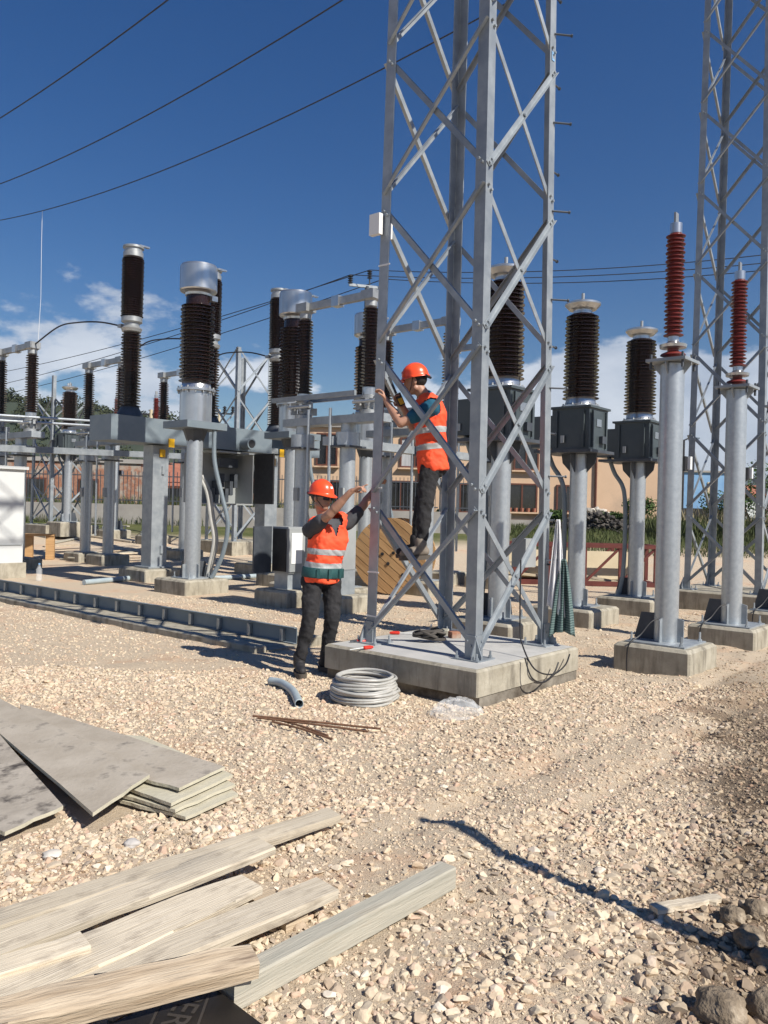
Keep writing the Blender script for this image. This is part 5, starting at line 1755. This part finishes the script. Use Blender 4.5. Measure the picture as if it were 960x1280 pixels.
# earth clods at the lower right
def clod(px, py, r, label, seed, sq=0.8, mat=None):
    p = on_z(px, py, 0.10)
    z = gzf(p.x, p.y)
    for _ in range(4):
        p = on_z(px, py, z + r * 0.35); z = gzf(p.x, p.y)
    rr = np.random.default_rng(seed)
    us, vn = 26, 16
    vs = [(0, 0, r * sq)]; fs = []
    off = rr.uniform(0, 50)
    for j in range(1, vn):
        for i in range(us):
            th = PI * j / vn; an = 2 * PI * i / us
            d = Vector((math.sin(th) * math.cos(an), math.sin(th) * math.sin(an), math.cos(th)))
            k = 1 + 0.30 * float(fbm(d.x * 1.6 + off + d.z, d.y * 1.6 + d.z * 1.3 + off, 3)) + 0.10 * float(fbm(d.x * 7 + off, d.y * 7 + d.z * 6, 2))
            vs.append((d.x * r * k, d.y * r * k, d.z * r * k * sq))
    vs.append((0, 0, -r * sq))
    for i in range(us):
        fs.append((0, 1 + i, 1 + (i + 1) % us))
        fs.append((len(vs) - 1, 1 + (vn - 2) * us + (i + 1) % us, 1 + (vn - 2) * us + i))
    for j in range(vn - 2):
        for i in range(us):
            a = 1 + j * us + i; b = 1 + j * us + (i + 1) % us
            fs.append((a, a + us, b + us, b))
    o = tag(MB().add(vs, fs).build("cobble" if mat else "earth_clod", mat or M_CLOD, None, True, 60), label, "stone" if mat else "clod")
    o.location = (p.x, p.y, z + r * 0.3)


clod(917, 1145, 0.046, "small dark earth clod, leftmost of the upper three", 1)
clod(946, 1137, 0.05, "dark earth clod lying behind the brown one", 2)
clod(938, 1172, 0.055, "brown earth clod in front of two darker clods", 3, 0.7)
clod(955, 1195, 0.04, "small earth clod half tucked under the brown one", 4)
clod(900, 1262, 0.078, "biggest pale crusted earth clod at the bank foot", 5, 0.75)
clod(962, 1262, 0.07, "earth clod beside the biggest pale one", 6)
clod(165, 1054, 0.035, "smooth pale grey cobble beside the plank pile", 8, 0.6, M_COBBLE)
clod(66, 1067, 0.04, "flat cream stone between boards and plank pile", 9, 0.4, M_RUBBLEW)


# ------------------------------------------------------------------ plants
def shrub(loc, h, r, label, n=6, per=240, leaf=0.06, mat=None):
    T = thing("shrub", label, "shrub", loc)
    m = MB(); cs = []; rs = []
    for k in range(n):
        an = 2 * PI * k / n + rng.uniform(-0.4, 0.4); q = r * rng.uniform(0.2, 0.7)
        top = Vector((q * math.cos(an), q * math.sin(an), h * rng.uniform(0.45, 0.85)))
        m.tube([(0, 0, -0.05), top * 0.5 + Vector((0, 0, 0.05)), top], [0.04, 0.025, 0.01], 6)
        cs.append(top); rs.append(r * rng.uniform(0.35, 0.6))
    m.build("trunk", M_BARK, T, True)
    leaf_cloud("crown", cs, rs, per, leaf, mat or M_LEAF, T)


for px, d, h, r, lab in ((945, 33, 2.6, 1.5, "tall leafy shrub among the reeds past the second tower"), (905, 36, 2.0, 1.3, "leafy shrub behind the second tower legs"), (975, 30, 2.9, 1.6, "dense shrub at the end of the weedy strip"),
                         (800, 33.5, 1.3, 0.9, "low dark green bush against the house end"), (765, 34.5, 0.9, 0.8, "low dark bush on the rubble heap by the house"), (690, 35, 1.0, 0.6, "small spiky garden bush under the house window"),
                         (560, 35, 0.8, 0.6, "small garden bush below the house wall behind tower")):
    p = at_d(px, 640, d)
    shrub((p.x, p.y, gzf(p.x, p.y)), h, r, lab)


def blades(name, n, region, h0, h1, w, mat, label, cat):
    x0, x1, y0, y1 = region
    x = rng.uniform(x0, x1, n); y = rng.uniform(y0, y1, n); z = gz(x, y) - 0.02
    h = rng.uniform(h0, h1, n); an = rng.uniform(0, 2 * PI, n)
    lx = rng.normal(0, 0.18, n) * h; ly = rng.normal(0, 0.18, n) * h
    dx = np.cos(an) * w; dy = np.sin(an) * w
    a = np.stack([x - dx, y - dy, z], 1); b = np.stack([x + dx, y + dy, z], 1)
    c = np.stack([x + lx * 0.4 + dx * 0.7, y + ly * 0.4 + dy * 0.7, z + h * 0.55], 1); e = np.stack([x + lx, y + ly, z + h], 1)
    v = np.stack([a, b, c, e], 1).reshape(-1, 3)
    q = np.arange(n * 4).reshape(-1, 4)
    me = bpy.data.meshes.new(name)
    me.vertices.add(len(v)); me.vertices.foreach_set("co", v.ravel())
    me.loops.add(q.size); me.loops.foreach_set("vertex_index", q.ravel().astype(np.int32))
    me.polygons.add(n); me.polygons.foreach_set("loop_start", (np.arange(n) * 4).astype(np.int32))
    me.update(calc_edges=True); me.materials.append(mat)
    stuff(link(name, me), label, cat)


blades("grass_strip", 26000, (4.5, 22, 24.5, 35.5), 0.06, 0.28, 0.012, M_WEED, "short rough green grass strip in front of the house", "grass")
blades("tall_weeds", 12000, (9.8, 24, 29, 35.5), 0.25, 0.85, 0.018, M_WEED, "tall green weeds growing beyond the second tower", "weeds")
blades("dry_reeds", 1500, (11.5, 24, 30.5, 35.5), 0.5, 1.2, 0.014, M_REED, "dry pale reeds standing among the weeds", "reeds")
blades("grass_verge", 9000, (-22, 4, 30.0, 30.75), 0.1, 0.35, 0.012, M_WEED, "green grass growing along the foot of the plinth wall", "grass")
blades("grass_beyond", 9000, (-26, 0, 32, 40), 0.2, 1.1, 0.02, M_WEED, "overgrown grass beyond the bar fence", "grass")

# rubble heap against the house
n = 520
p = at_d(745, 655, 32.5)
x = rng.normal(p.x, 1.0, n); y = rng.normal(p.y, 0.5, n)
hh = 0.75 * np.exp(-((x - p.x) / 1.2) ** 2) * rng.random(n)
stuff(scatter_mesh("rubble_heap", np.stack([x, y, gz(x, y) + hh], 1), rng.uniform(0.05, 0.13, n), 0.8, M_RUBBLE), "dark rubble heap in front of the house wall", "rubble")
n = 120
p = at_d(742, 630, 35.2)
x = rng.normal(p.x, 1.0, n); y = rng.normal(p.y, 0.15, n)
stuff(scatter_mesh("pale_rubble", np.stack([x, y, gz(x, y) + rng.uniform(0.3, 0.9, n) * np.exp(-((x - p.x) / 1.4) ** 2)], 1), rng.uniform(0.08, 0.18, n), 0.8, M_RUBBLEW), "pale stones piled against the house wall", "rubble")

# ------------------------------------------------------------------ people
def capsule(mb, p0, r0, p1, r1, seg=14):
    p0, p1 = Vector(p0), Vector(p1)
    d = (p1 - p0); L = d.length
    if L < 1e-6:
        d = Vector((0, 0, 1)); L = 1e-6
    d.normalize()
    pts = []; rs = []
    for k in range(4):
        a = PI / 2 * (1 - k / 4)
        pts.append(p0 - d * r0 * math.sin(a)); rs.append(max(r0 * math.cos(a), 0.0008))
    pts += [p0, p0.lerp(p1, 0.5), p1]; rs += [r0, (r0 + r1) / 2, r1]
    for k in range(1, 5):
        a = PI / 2 * k / 4
        pts.append(p1 + d * r1 * math.sin(a)); rs.append(max(r1 * math.cos(a), 0.0008))
    mb.tube(pts, rs, seg)


def ellipsoid(mb, c, rx, ry, rz, R=None, us=20, vn=14):
    R = R or Matrix.Identity(3); c = Vector(c)
    vs = []; fs = []
    for j in range(vn + 1):
        th = PI * j / vn
        for i in range(us):
            an = 2 * PI * i / us
            s = max(math.sin(th), 0.01)
            vs.append(R @ Vector((rx * s * math.cos(an), ry * s * math.sin(an), rz * math.cos(th))) + c)
    for j in range(vn):
        for i in range(us):
            a = j * us + i; b = j * us + (i + 1) % us
            fs.append((a, a + us, b + us, b))
    fs.append(tuple(range(us))); fs.append(tuple(range(vn * us + us - 1, vn * us - 1, -1)))
    mb.add(vs, fs)


def loft(mb, rings, seg=28, p=2.4):
    """rings: (centre, half-width vector, half-depth vector); superellipse sections"""
    vs = []
    for c, a, b in rings:
        c, a, b = Vector(c), Vector(a), Vector(b)
        for k in range(seg):
            an = 2 * PI * k / seg
            ca, sa = math.cos(an), math.sin(an)
            vs.append(c + a * (math.copysign(abs(ca) ** (2 / p), ca)) + b * (math.copysign(abs(sa) ** (2 / p), sa)))
    fs = []
    n = len(rings)
    for i in range(n - 1):
        for k in range(seg):
            x = i * seg + k; y = i * seg + (k + 1) % seg
            fs.append((x, y, y + seg, x + seg))
    fs.append(tuple(range(seg - 1, -1, -1))); fs.append(tuple(range((n - 1) * seg, n * seg)))
    mb.add(vs, fs)


def remeshed(name, mb, mat, parent, voxel=0.011, smooth_it=4, fold=0.0, seed=0, cut=None):
    """union of overlapping shapes grown into one continuous skin"""
    me = mb.mesh(name, mat)
    o = bpy.data.objects.new(name, me); COL.objects.link(o)
    rm = o.modifiers.new("remesh", 'REMESH'); rm.mode = 'VOXEL'; rm.voxel_size = voxel; rm.use_smooth_shade = True
    sm = o.modifiers.new("smooth", 'SMOOTH'); sm.iterations = smooth_it; sm.factor = 0.5
    bpy.context.view_layer.update()
    m2 = bpy.data.meshes.new_from_object(o.evaluated_get(bpy.context.evaluated_depsgraph_get()))
    bpy.data.objects.remove(o)
    m2.name = name
    m2.materials.clear(); m2.materials.append(mat)
    nv = len(m2.vertices)
    co = np.empty(nv * 3); m2.vertices.foreach_get("co", co); co = co.reshape(-1, 3)
    if fold:
        no = np.empty(nv * 3); m2.vertices.foreach_get("normal", no); no = no.reshape(-1, 3)
        f = fbm(co[:, 0] * 12 + co[:, 2] * 9 + seed, co[:, 2] * 13 - co[:, 0] * 7 + co[:, 1] * 11 - seed, 3)
        co = co + no * (f * fold)[:, None]
        m2.vertices.foreach_set("co", co.ravel())
    if cut is not None:
        import bmesh
        bm = bmesh.new(); bm.from_mesh(m2)
        bmesh.ops.delete(bm, geom=[v for v in bm.verts if cut(v.co)], context='VERTS')
        bm.to_mesh(m2); bm.free()
    m2.polygons.foreach_set("use_smooth", [True] * len(m2.polygons))
    m2.update()
    return link(name, m2, parent)


def hand(mb, wrist, dirv, palm_n, curl=(0.5, 0.5, 0.5, 0.5), thumb_side=1, s=1.0):
    """palm and five unequal bent fingers; dirv = along the hand, palm_n = out of the palm"""
    d = Vector(dirv).normalized(); n = Vector(palm_n); n = (n - d * n.dot(d)).normalized(); w = d.cross(n) * thumb_side
    wr = Vector(wrist)
    capsule(mb, wr - d * 0.01, 0.026 * s, wr + d * 0.02 * s, 0.028 * s, 10)
    for k in (-0.028, -0.010, 0.010, 0.028):
        capsule(mb, wr + d * 0.02 * s + w * k * 0.7 * s, 0.016 * s, wr + d * 0.088 * s + w * k * s, 0.0135 * s, 10)
    ln = (0.078, 0.086, 0.080, 0.062)
    for k in range(4):
        b = wr + d * 0.09 * s + w * (0.030 - 0.020 * k) * s
        c = curl[k]
        a1, a2, a3 = c * 0.9, c * 2.1, c * 3.0
        seg = [0.45, 0.31, 0.24]
        p = b
        for ang, q in zip((a1, a2, a3), seg):
            e = p + (d * math.cos(ang) + n * math.sin(ang)) * ln[k] * q * s
            capsule(mb, p, 0.0098 * s, e, 0.0088 * s, 8)
            p = e
    tb = wr + d * 0.028 * s + w * 0.032 * s
    t1 = tb + (d * 0.65 + w * 0.62 + n * 0.35).normalized() * 0.045 * s
    t2 = t1 + (d * 0.80 + w * 0.05 + n * 0.60).normalized() * 0.036 * s
    capsule(mb, tb - w * 0.01, 0.0145 * s, t1, 0.012 * s, 8); capsule(mb, t1, 0.0115 * s, t2, 0.0098 * s, 8)


def head(mb, c, R):
    """R columns: right(x), forward(y), up(z). c = head centre"""
    X = lambda x, y, z: Vector(c) + R @ Vector((x, y, z))
    ellipsoid(mb, X(0, -0.012, 0.035), 0.074, 0.096, 0.088, R)          # skull
    ellipsoid(mb, X(0, 0.022, -0.028), 0.060, 0.070, 0.088, R)          # face
    ellipsoid(mb, X(0, 0.045, -0.088), 0.034, 0.036, 0.026, R)          # chin
    capsule(mb, X(-0.045, 0.0, -0.065), 0.026, X(-0.012, 0.055, -0.092), 0.020); capsule(mb, X(0.045, 0.0, -0.065), 0.026, X(0.012, 0.055, -0.092), 0.020)
    capsule(mb, X(0, 0.092, 0.012), 0.009, X(0, 0.110, -0.026), 0.014)  # nose
    capsule(mb, X(-0.022, 0.082, -0.058), 0.010, X(0.022, 0.082, -0.058), 0.010)  # lips
    capsule(mb, X(-0.035, 0.078, 0.030), 0.011, X(0.035, 0.078, 0.030), 0.011)    # brow
    for s in (-1, 1):
        ellipsoid(mb, X(s * 0.074, -0.008, -0.008), 0.010, 0.020, 0.032, R, 10, 8)


def helmet(parent, c, R, name="helmet"):
    vs = []; fs = []
    us, vn = 36, 12
    X = lambda x, y, z: Vector(c) + R @ Vector((x, y, z))
    for j in range(vn + 1):
        th = PI / 2 * j / vn
        for i in range(us):
            an = 2 * PI * i / us
            ridge = 1 + 0.035 * math.exp(-(math.cos(an) / 0.25) ** 2) * math.cos(th) * (1 if True else 0)
            st = math.sin(max(th, 0.02))
            vs.append(X(0.104 * st * math.cos(an), -0.008 + 0.124 * st * math.sin(an), 0.035 + 0.116 * math.cos(th) * ridge))
    # brim: short lip all round, longer peak in front
    for ring, (ex, dz) in enumerate(((0.0, -0.012), (1.0, -0.020), (1.0, -0.026), (0.0, -0.020))):
        for i in range(us):
            an = 2 * PI * i / us
            pk = max(0.0, math.sin(an)) ** 3
            e = ex * (0.009 + 0.036 * pk)
            vs.append(X((0.106 + e) * math.cos(an), -0.008 + (0.127 + e) * math.sin(an), 0.035 + dz - ex * 0.014 * pk))
    rows = vn + 1 + 4
    for j in range(rows - 1):
        for i in range(us):
            a = j * us + i; b = j * us + (i + 1) % us
            fs.append((a, a + us, b + us, b))
    fs.append(tuple(range(us)))
    o = MB().add(vs, fs).build(name, M_HELM, parent, True, 50)
    m = MB()
    m.slab([X(-0.016, 0.113, 0.075), X(0.016, 0.113, 0.075), X(0.015, 0.106, 0.095), X(-0.015, 0.106, 0.095)], 0.004)
    m.build("badge", M_PLASTW, o)
    st = MB()
    for s in (-1, 1):
        st.tube([X(s * 0.085, 0.0, 0.03), X(s * 0.082, 0.02, -0.04), X(s * 0.03, 0.062, -0.108)], 0.004, 6)
    st.tube([X(-0.07, -0.11, 0.015), X(0, -0.145, -0.01), X(0.07, -0.11, 0.015)], 0.012, 8)
    st.build("chin_strap", M_BLACK, o)
    return o


def frame(fwd, up=(0, 0, 1)):
    f = Vector(fwd).normalized(); u = Vector(up); r = f.cross(u).normalized(); u = r.cross(f).normalized()
    return Matrix((r, f, u)).transposed()


def boot(parent, ankle, fwd, mat, sole_z=None, pitch=0.0):
    f = Vector((fwd[0], fwd[1], 0)).normalized(); r = f.cross(Vector((0, 0, 1)))
    f = (f * math.cos(pitch) - Vector((0, 0, 1)) * math.sin(pitch)); u = r.cross(f)
    A = Vector(ankle)
    mb = MB()
    capsule(mb, A + u * 0.05, 0.056, A - u * 0.02, 0.056)
    capsule(mb, A - u * 0.045 - f * 0.035, 0.045, A - u * 0.045 + f * 0.08, 0.046)
    capsule(mb, A - u * 0.055 + f * 0.08, 0.045, A - u * 0.06 + f * 0.165, 0.036)
    o = remeshed("boot", mb, mat, parent, 0.009, 3)
    m = MB()
    loft(m, [(A - u * 0.118 + f * 0.06, r * 0.052, f * 0.145), (A - u * 0.080 + f * 0.06, r * 0.052, f * 0.147)], 24, 2.8)
    m.build("sole", M_SOLE, o)
    return o


def person(label, J, fwd, head_fwd, shirt, boot_mat, boot_fwd, hands, root, vest_bottom=0.0, boot_pitch=(0, 0), neck_dir=(0, 0, 1)):
    """J: joint positions in world space"""
    P = thing("person", label, "person", root)
    loc = Vector(root)
    for k in J:
        J[k] = Vector(J[k]) - loc
    pelvis, chest, neck, hd = J['pelvis'], J['chest'], J['neck'], J['head']
    F = Vector(fwd).normalized(); up = (neck - pelvis).normalized(); Rt = F.cross(up).normalized(); F = up.cross(Rt).normalized()
    HR = frame(head_fwd, J['head_up'] + loc if 'head_up' in J else (0, 0, 1))
    skin = MB()
    # torso core
    waist = pelvis.lerp(chest, 0.42)
    tor = lambda g: [(pelvis - up * 0.11, Rt * (0.145 + g), F * (0.105 + g)), (pelvis, Rt * (0.165 + g), F * (0.118 + g)), (waist, Rt * (0.150 + g), F * (0.112 + g)), (pelvis.lerp(chest, 0.75), Rt * (0.162 + g), F * (0.120 + g)),
                     (chest, Rt * (0.178 + g), F * (0.125 + g)), (chest.lerp(neck, 0.55), Rt * (0.165 + g), F * (0.105 + g)), (chest.lerp(neck, 0.86), Rt * (0.105 + g), F * (0.075 + g))]
    loft(skin, tor(-0.012))
    capsule(skin, neck - up * 0.04, 0.062, hd - HR @ Vector((0, 0.01, 0.05)), 0.056)
    head(skin, hd, HR)
    for s in ('r', 'l'):
        capsule(skin, J['sh_' + s], 0.050, J['el_' + s], 0.042); capsule(skin, J['el_' + s], 0.042, J['wr_' + s], 0.028)
        capsule(skin, J['el_' + s].lerp(J['wr_' + s], 0.25), 0.044, J['el_' + s].lerp(J['wr_' + s], 0.6), 0.037)
        capsule(skin, J['hip_' + s], 0.075, J['kn_' + s], 0.052); capsule(skin, J['kn_' + s], 0.05, J['an_' + s], 0.036)
        capsule(skin, J['an_' + s], 0.034, J['an_' + s] - Vector((0, 0, 0.05)), 0.03)
        hd_ = hands[s]
        hand(skin, J['wr_' + s], hd_[0], hd_[1], hd_[2], hd_[3], 0.97)
    remeshed("body", skin, M_SKIN, P, 0.0075, 2)
    # t-shirt
    sh = MB()
    loft(sh, tor(0.004))
    for s in ('r', 'l'):
        e = J['sh_' + s].lerp(J['el_' + s], 0.62)
        capsule(sh, J['sh_' + s], 0.074, e, 0.064)
        capsule(sh, chest.lerp(neck, 0.5), 0.085, J['sh_' + s], 0.070)
    capsule(sh, neck - up * 0.07, 0.085, neck - up * 0.025, 0.066)
    remeshed("t_shirt", sh, shirt, P, 0.011, 3, 0.010, 3)
    # hi-vis vest: over the t-shirt, open at the neck and arms
    ve = MB()
    loft(ve, [(pelvis - up * (0.10 + vest_bottom), Rt * 0.177, F * 0.140)] + tor(0.021)[1:5] + [(chest.lerp(neck, 0.55), Rt * 0.178, F * 0.128), (chest.lerp(neck, 0.84), Rt * 0.135, F * 0.105)])
    for s in ('r', 'l'):
        capsule(ve, chest.lerp(neck, 0.62) + F * 0.02, 0.10, J['sh_' + s].lerp(chest.lerp(neck, 0.8), 0.38) + up * 0.012, 0.086)

    def vcut(co):
        q = co - neck
        h = q.dot(up); lat = abs(q.dot(Rt)); fr = q.dot(F)
        if fr > 0.02 and h > -0.15 and lat < (h + 0.15) * 0.34 + 0.004:
            return True
        if h > -0.045 and lat < 0.075:
            return True
        # armholes
        for s in ('r', 'l'):
            a = co - J['sh_' + s]
            if a.length < 0.078 and abs((co - neck).dot(Rt)) > 0.135:
                return True
        return False
    vest = remeshed("vest", ve, M_VEST, P, 0.011, 4, 0.024, 9, vcut)
    sm = vest.modifiers.new("thick", 'SOLIDIFY'); sm.thickness = 0.004; sm.offset = 1
    # reflective bands following the vest
    me = vest.data
    for t in (0.20, 0.62):
        z = pelvis.lerp(chest, t)
        import bmesh
        bm = bmesh.new(); bm.from_mesh(me)
        half = 0.026
        bmesh.ops.bisect_plane(bm, geom=bm.verts[:] + bm.edges[:] + bm.faces[:], plane_co=z + up * half, plane_no=up, clear_outer=True)
        bmesh.ops.bisect_plane(bm, geom=bm.verts[:] + bm.edges[:] + bm.faces[:], plane_co=z - up * half, plane_no=-up, clear_outer=True)
        for v in bm.verts:
            v.co += v.normal * 0.007
        m2 = bpy.data.meshes.new("reflective_band"); bm.to_mesh(m2); bm.free()
        m2.materials.clear(); m2.materials.append(M_REFL)
        link("reflective_band", m2, P)
    # jeans
    tr = MB()
    loft(tr, [(pelvis - up * 0.13, Rt * 0.150, F * 0.112), (pelvis - up * 0.03, Rt * 0.172, F * 0.125), (pelvis + up * 0.05, Rt * 0.162, F * 0.120)])
    for s in ('r', 'l'):
        capsule(tr, J['hip_' + s], 0.098, J['kn_' + s], 0.069); capsule(tr, J['kn_' + s], 0.068, J['an_' + s] + (J['kn_' + s] - J['an_' + s]).normalized() * 0.05, 0.054)
        capsule(tr, J['kn_' + s].lerp(J['an_' + s], 0.2) - F * 0.008, 0.066, J['kn_' + s].lerp(J['an_' + s], 0.5) - F * 0.008, 0.060)
        capsule(tr, pelvis - up * 0.05 - F * 0.04 + (J['hip_' + s] - pelvis) * 0.6, 0.10, J['hip_' + s] - F * 0.02, 0.10)
    remeshed("jeans", tr, M_JEANS, P, 0.011, 3, 0.020, 5)
    for i, s in enumerate(('r', 'l')):
        boot(P, J['an_' + s], boot_fwd[i], boot_mat[i] if isinstance(boot_mat, tuple) else boot_mat, None, boot_pitch[i])
    # hair at the back of the head, below the helmet
    hr = MB()
    ellipsoid(hr, hd + HR @ Vector((0, -0.030, 0.020)), 0.0775, 0.085, 0.082, HR)
    remeshed("hair", hr, M_HAIR, P, 0.009, 1)
    helmet(P, hd + HR @ Vector((0, 0, 0.018)), HR)
    return P, HR, hd, (pelvis, up, Rt, F)


# --- worker on the ground, pointing up at the tower leg
DG = 7.55
g = lambda px, py, d=DG: at_d(px, py, d)
anr, anl = g(374, 827, 7.42), g(407, 826, 7.60)
anr.z = 0.125; anl.z = 0.125
fw1 = Vector((0.62, -0.60, 0))
J1 = dict(pelvis=g(403, 714), chest=g(411, 674), neck=g(408, 648), head=g(402, 622, 7.50),
          sh_r=g(387, 663, 7.45), el_r=g(412, 643, 7.24), wr_r=g(438, 615, 7.16),
          sh_l=g(434, 654, 7.62), el_l=g(455, 631, 7.66), wr_l=g(467, 613, 7.74),
          hip_r=g(391, 727, 7.50), kn_r=g(388, 772, 7.40), an_r=anr,
          hip_l=g(415, 727, 7.60), kn_l=g(415, 773, 7.52), an_l=anl)
root1 = Vector(((anr.x + anl.x) / 2, (anr.y + anl.y) / 2, 0))
hands1 = dict(r=((0.80, -0.05, 0.45), (0.35, -0.2, -0.9), (0.05, 0.62, 0.72, 0.8), 1), l=((0.5, 0.2, 0.75), (0.85, -0.4, -0.2), (0.4, 0.45, 0.5, 0.55), -1))
pp, HR1, hd1, TB1 = person("worker in orange helmet and vest standing on gravel pointing up at the tower", J1, fw1, Vector((0.80, -0.60, -0.10)), M_SHIRTG, M_BOOT,
                           ((0.25, -0.9), (0.75, -0.65)), hands1, root1, 0.0)
X = lambda x, y, z: hd1 + HR1 @ Vector((x, y, z))
gl = MB()
for s in (-1, 1):
    gl.slab([X(s * 0.006, 0.104, 0.026), X(s * 0.070, 0.078, 0.028), X(s * 0.066, 0.080, -0.014), X(s * 0.014, 0.102, -0.018)], 0.006, HR1 @ Vector((s * 0.35, 0.93, 0)))
    gl.tube([X(s * 0.070, 0.080, 0.018), X(s * 0.082, 0.02, 0.014), X(s * 0.080, -0.03, 0.008)], 0.005, 6)
gl.tube([X(-0.008, 0.106, 0.018), X(0.008, 0.106, 0.018)], 0.004, 6)
gl.build("sunglasses", M_LENS, pp)
pel, up, Rt, F = TB1
bl = MB()
loft(bl, [(pel - up * 0.055, Rt * 0.192, F * 0.150), (pel - up * 0.045, Rt * 0.200, F * 0.157), (pel + up * 0.028, Rt * 0.197, F * 0.155), (pel + up * 0.038, Rt * 0.190, F * 0.148)], 36)
b_ = bl.build("tool_belt", M_TEAL, pp, True, 40)
for an in (-0.9, -0.35, 0.25, 0.8):
    c_ = pel + F * 0.160 * math.cos(an) + Rt * 0.203 * math.sin(an)
    MB().box(c_ - up * 0.01, (0.03, 0.03, 0.085), rz=math.atan2(F.y, F.x) - an).build("pouch", M_TEAL, b_)

# --- worker climbing inside the tower, holding the left-hand leg
DC = 7.42
g2 = lambda px, py, d=DC: at_d(px, py, d)
fw2 = Vector((-0.93, -0.05, 0))
J2 = dict(pelvis=g2(540, 569, 7.46), chest=g2(538, 521, 7.46), neck=g2(533, 493, 7.46), head=g2(519, 477, 7.44), head_up=Vector((-0.22, 0, 1)),
          sh_l=g2(540, 509, 7.28), el_l=g2(501, 529, 7.26), wr_l=g2(483, 502, 7.42),
          sh_r=g2(530, 505, 7.63), el_r=g2(516, 533, 7.66), wr_r=g2(504, 509, 7.60),
          hip_l=g2(537, 584, 7.38), kn_l=g2(531, 634, 7.34), an_l=g2(526, 683, 7.34),
          hip_r=g2(541, 584, 7.54), kn_r=g2(526, 632, 7.58), an_r=g2(520, 680, 7.56))
root2 = g2(524, 702, 7.42)
hands2 = dict(l=((-0.35, 0.12, 0.9), (-0.9, 0.1, -0.2), (0.55, 0.6, 0.6, 0.65), 1), r=((-0.55, 0.0, 0.75), (0.2, -0.95, 0.1), (0.6, 0.65, 0.7, 0.7), -1))
p2_, HR2, hd2, TB2 = person("worker in orange helmet and vest climbing inside the lattice tower holding a leg", J2, fw2, Vector((-0.95, 0.22, -0.18)), M_SHIRTB, (M_BOOT, M_BOOTT),
                            ((-0.9, 0.35), (-0.95, -0.25)), hands2, root2, 0.05, (0.1, 0.05))
# handheld radio in the climbing worker's right hand
wr = g2(500, 500, 7.60)
rd = thing("handheld_radio", "handheld two way radio with thick dark antenna held by the climbing worker", "radio", wr, 0)
ax = Vector((-0.42, 0, 0.90)).normalized()
MB().bar(Vector((0, -0.03, 0)) - ax * 0.06, Vector((0, -0.03, 0)) + ax * 0.06, 0.055, 0.035, (0, 1, 0)).build("body", M_BLACK, rd)
MB().bar(Vector((0, -0.05, 0)) - ax * 0.05, Vector((0, -0.05, 0)) + ax * 0.01, 0.040, 0.012, (0, 1, 0)).build("keypad", M_YELLOW, rd)
MB().bar(Vector((-0.012, -0.03, 0)) + ax * 0.06, Vector((-0.012, -0.03, 0)) + ax * 0.23, 0.022, 0.022, (0, 1, 0)).build("antenna", M_GUSSET, rd)

# ------------------------------------------------------------------ loose gravel (last: it keeps clear of everything placed above)
def gravel():
    def sample(n, d0, d1, margin):
        d = np.sqrt(rng.uniform(d0 * d0, d1 * d1, n))
        t = rng.uniform(-0.47 - margin / d, 0.47 + margin / d, n)
        return t * d, d

    sets = [(34000, 1.9, 4.6, 0.6, 0.0044, 0.38, 0), (32000, 3.6, 7.5, 0.6, 0.0062, 0.38, 0), (30000, 6.5, 13.5, 0.5, 0.0086, 0.38, 0), (16000, 3.8, 7.5, 0.7, 0.0118, 0.36, 0),
            (12500, 1.9, 4.2, 0.6, 0.0108, 0.40, 1), (1500, 1.9, 7.5, 0.6, 0.0175, 0.30, 1)]
    P = {0: [], 1: []}; S = {0: [], 1: []}
    for n, d0, d1, mg, s0, sg, fine in sets:
        x, y = sample(n, d0, d1, mg)
        dens = 0.88 + 1.7 * fbm(x * 0.9 + 40, y * 0.9 + 12, 3) + 0.45 * sstep(3.6, 2.8, y) * sstep(-0.7, -0.3, x) * sstep(1.0, 0.5, x)
        strip = np.exp(-((x - 0.50 - 0.80 * (y - 3.95)) / 0.42) ** 2) * sstep(3.2, 4.0, y) * (1 - sstep(5.8, 7.2, y))
        dens = np.where(x < -0.1, dens + 0.30, dens) - strip * (1.0 if s0 > 0.007 else 0.35)
        keep = rng.random(n) < np.clip(dens + 0.10, 0.50 if s0 < 0.007 else 0.10, 1)
        for poly in NO_STONE:
            keep &= ~in_poly(x, y, poly)
        x, y = x[keep], y[keep]
        s = np.minimum(s0 * np.exp(rng.normal(0, sg, len(x))), 0.024)
        z = gz(x, y) + s * 0.14
        P[fine].append(np.stack([x, y, z], 1)); S[fine].append(s)
    o = scatter_mesh("gravel", np.concatenate(P[0]), np.concatenate(S[0]), 0.7, M_STONE)
    stuff(o, "loose crushed limestone gravel covering the yard", "gravel")
    o = scatter_mesh("coarse_gravel", np.concatenate(P[1]), np.concatenate(S[1]), 0.68, M_STONE, fine=True)
    stuff(o, "larger angular limestone chips strewn over the finer gravel", "gravel")


gravel()

# ------------------------------------------------------------------ light haze over the valley
hz = MB().box((400, 1140, 64), (4600, 2480, 134)).mesh("haze", M_GROUND)
hz.materials.clear()
mh = bpy.data.materials.new("valley_haze"); mh.use_nodes = True
mh.node_tree.nodes.clear()
ho = mh.node_tree.nodes.new("ShaderNodeOutputMaterial"); hv_ = mh.node_tree.nodes.new("ShaderNodeVolumePrincipled")
hv_.inputs['Color'].default_value = (0.80, 0.88, 1.0, 1); hv_.inputs['Density'].default_value = 0.00018; hv_.inputs['Anisotropy'].default_value = 0.2
mh.node_tree.links.new(hv_.outputs[0], ho.inputs['Volume'])
hz.materials.append(mh)
stuff(link("haze", hz))
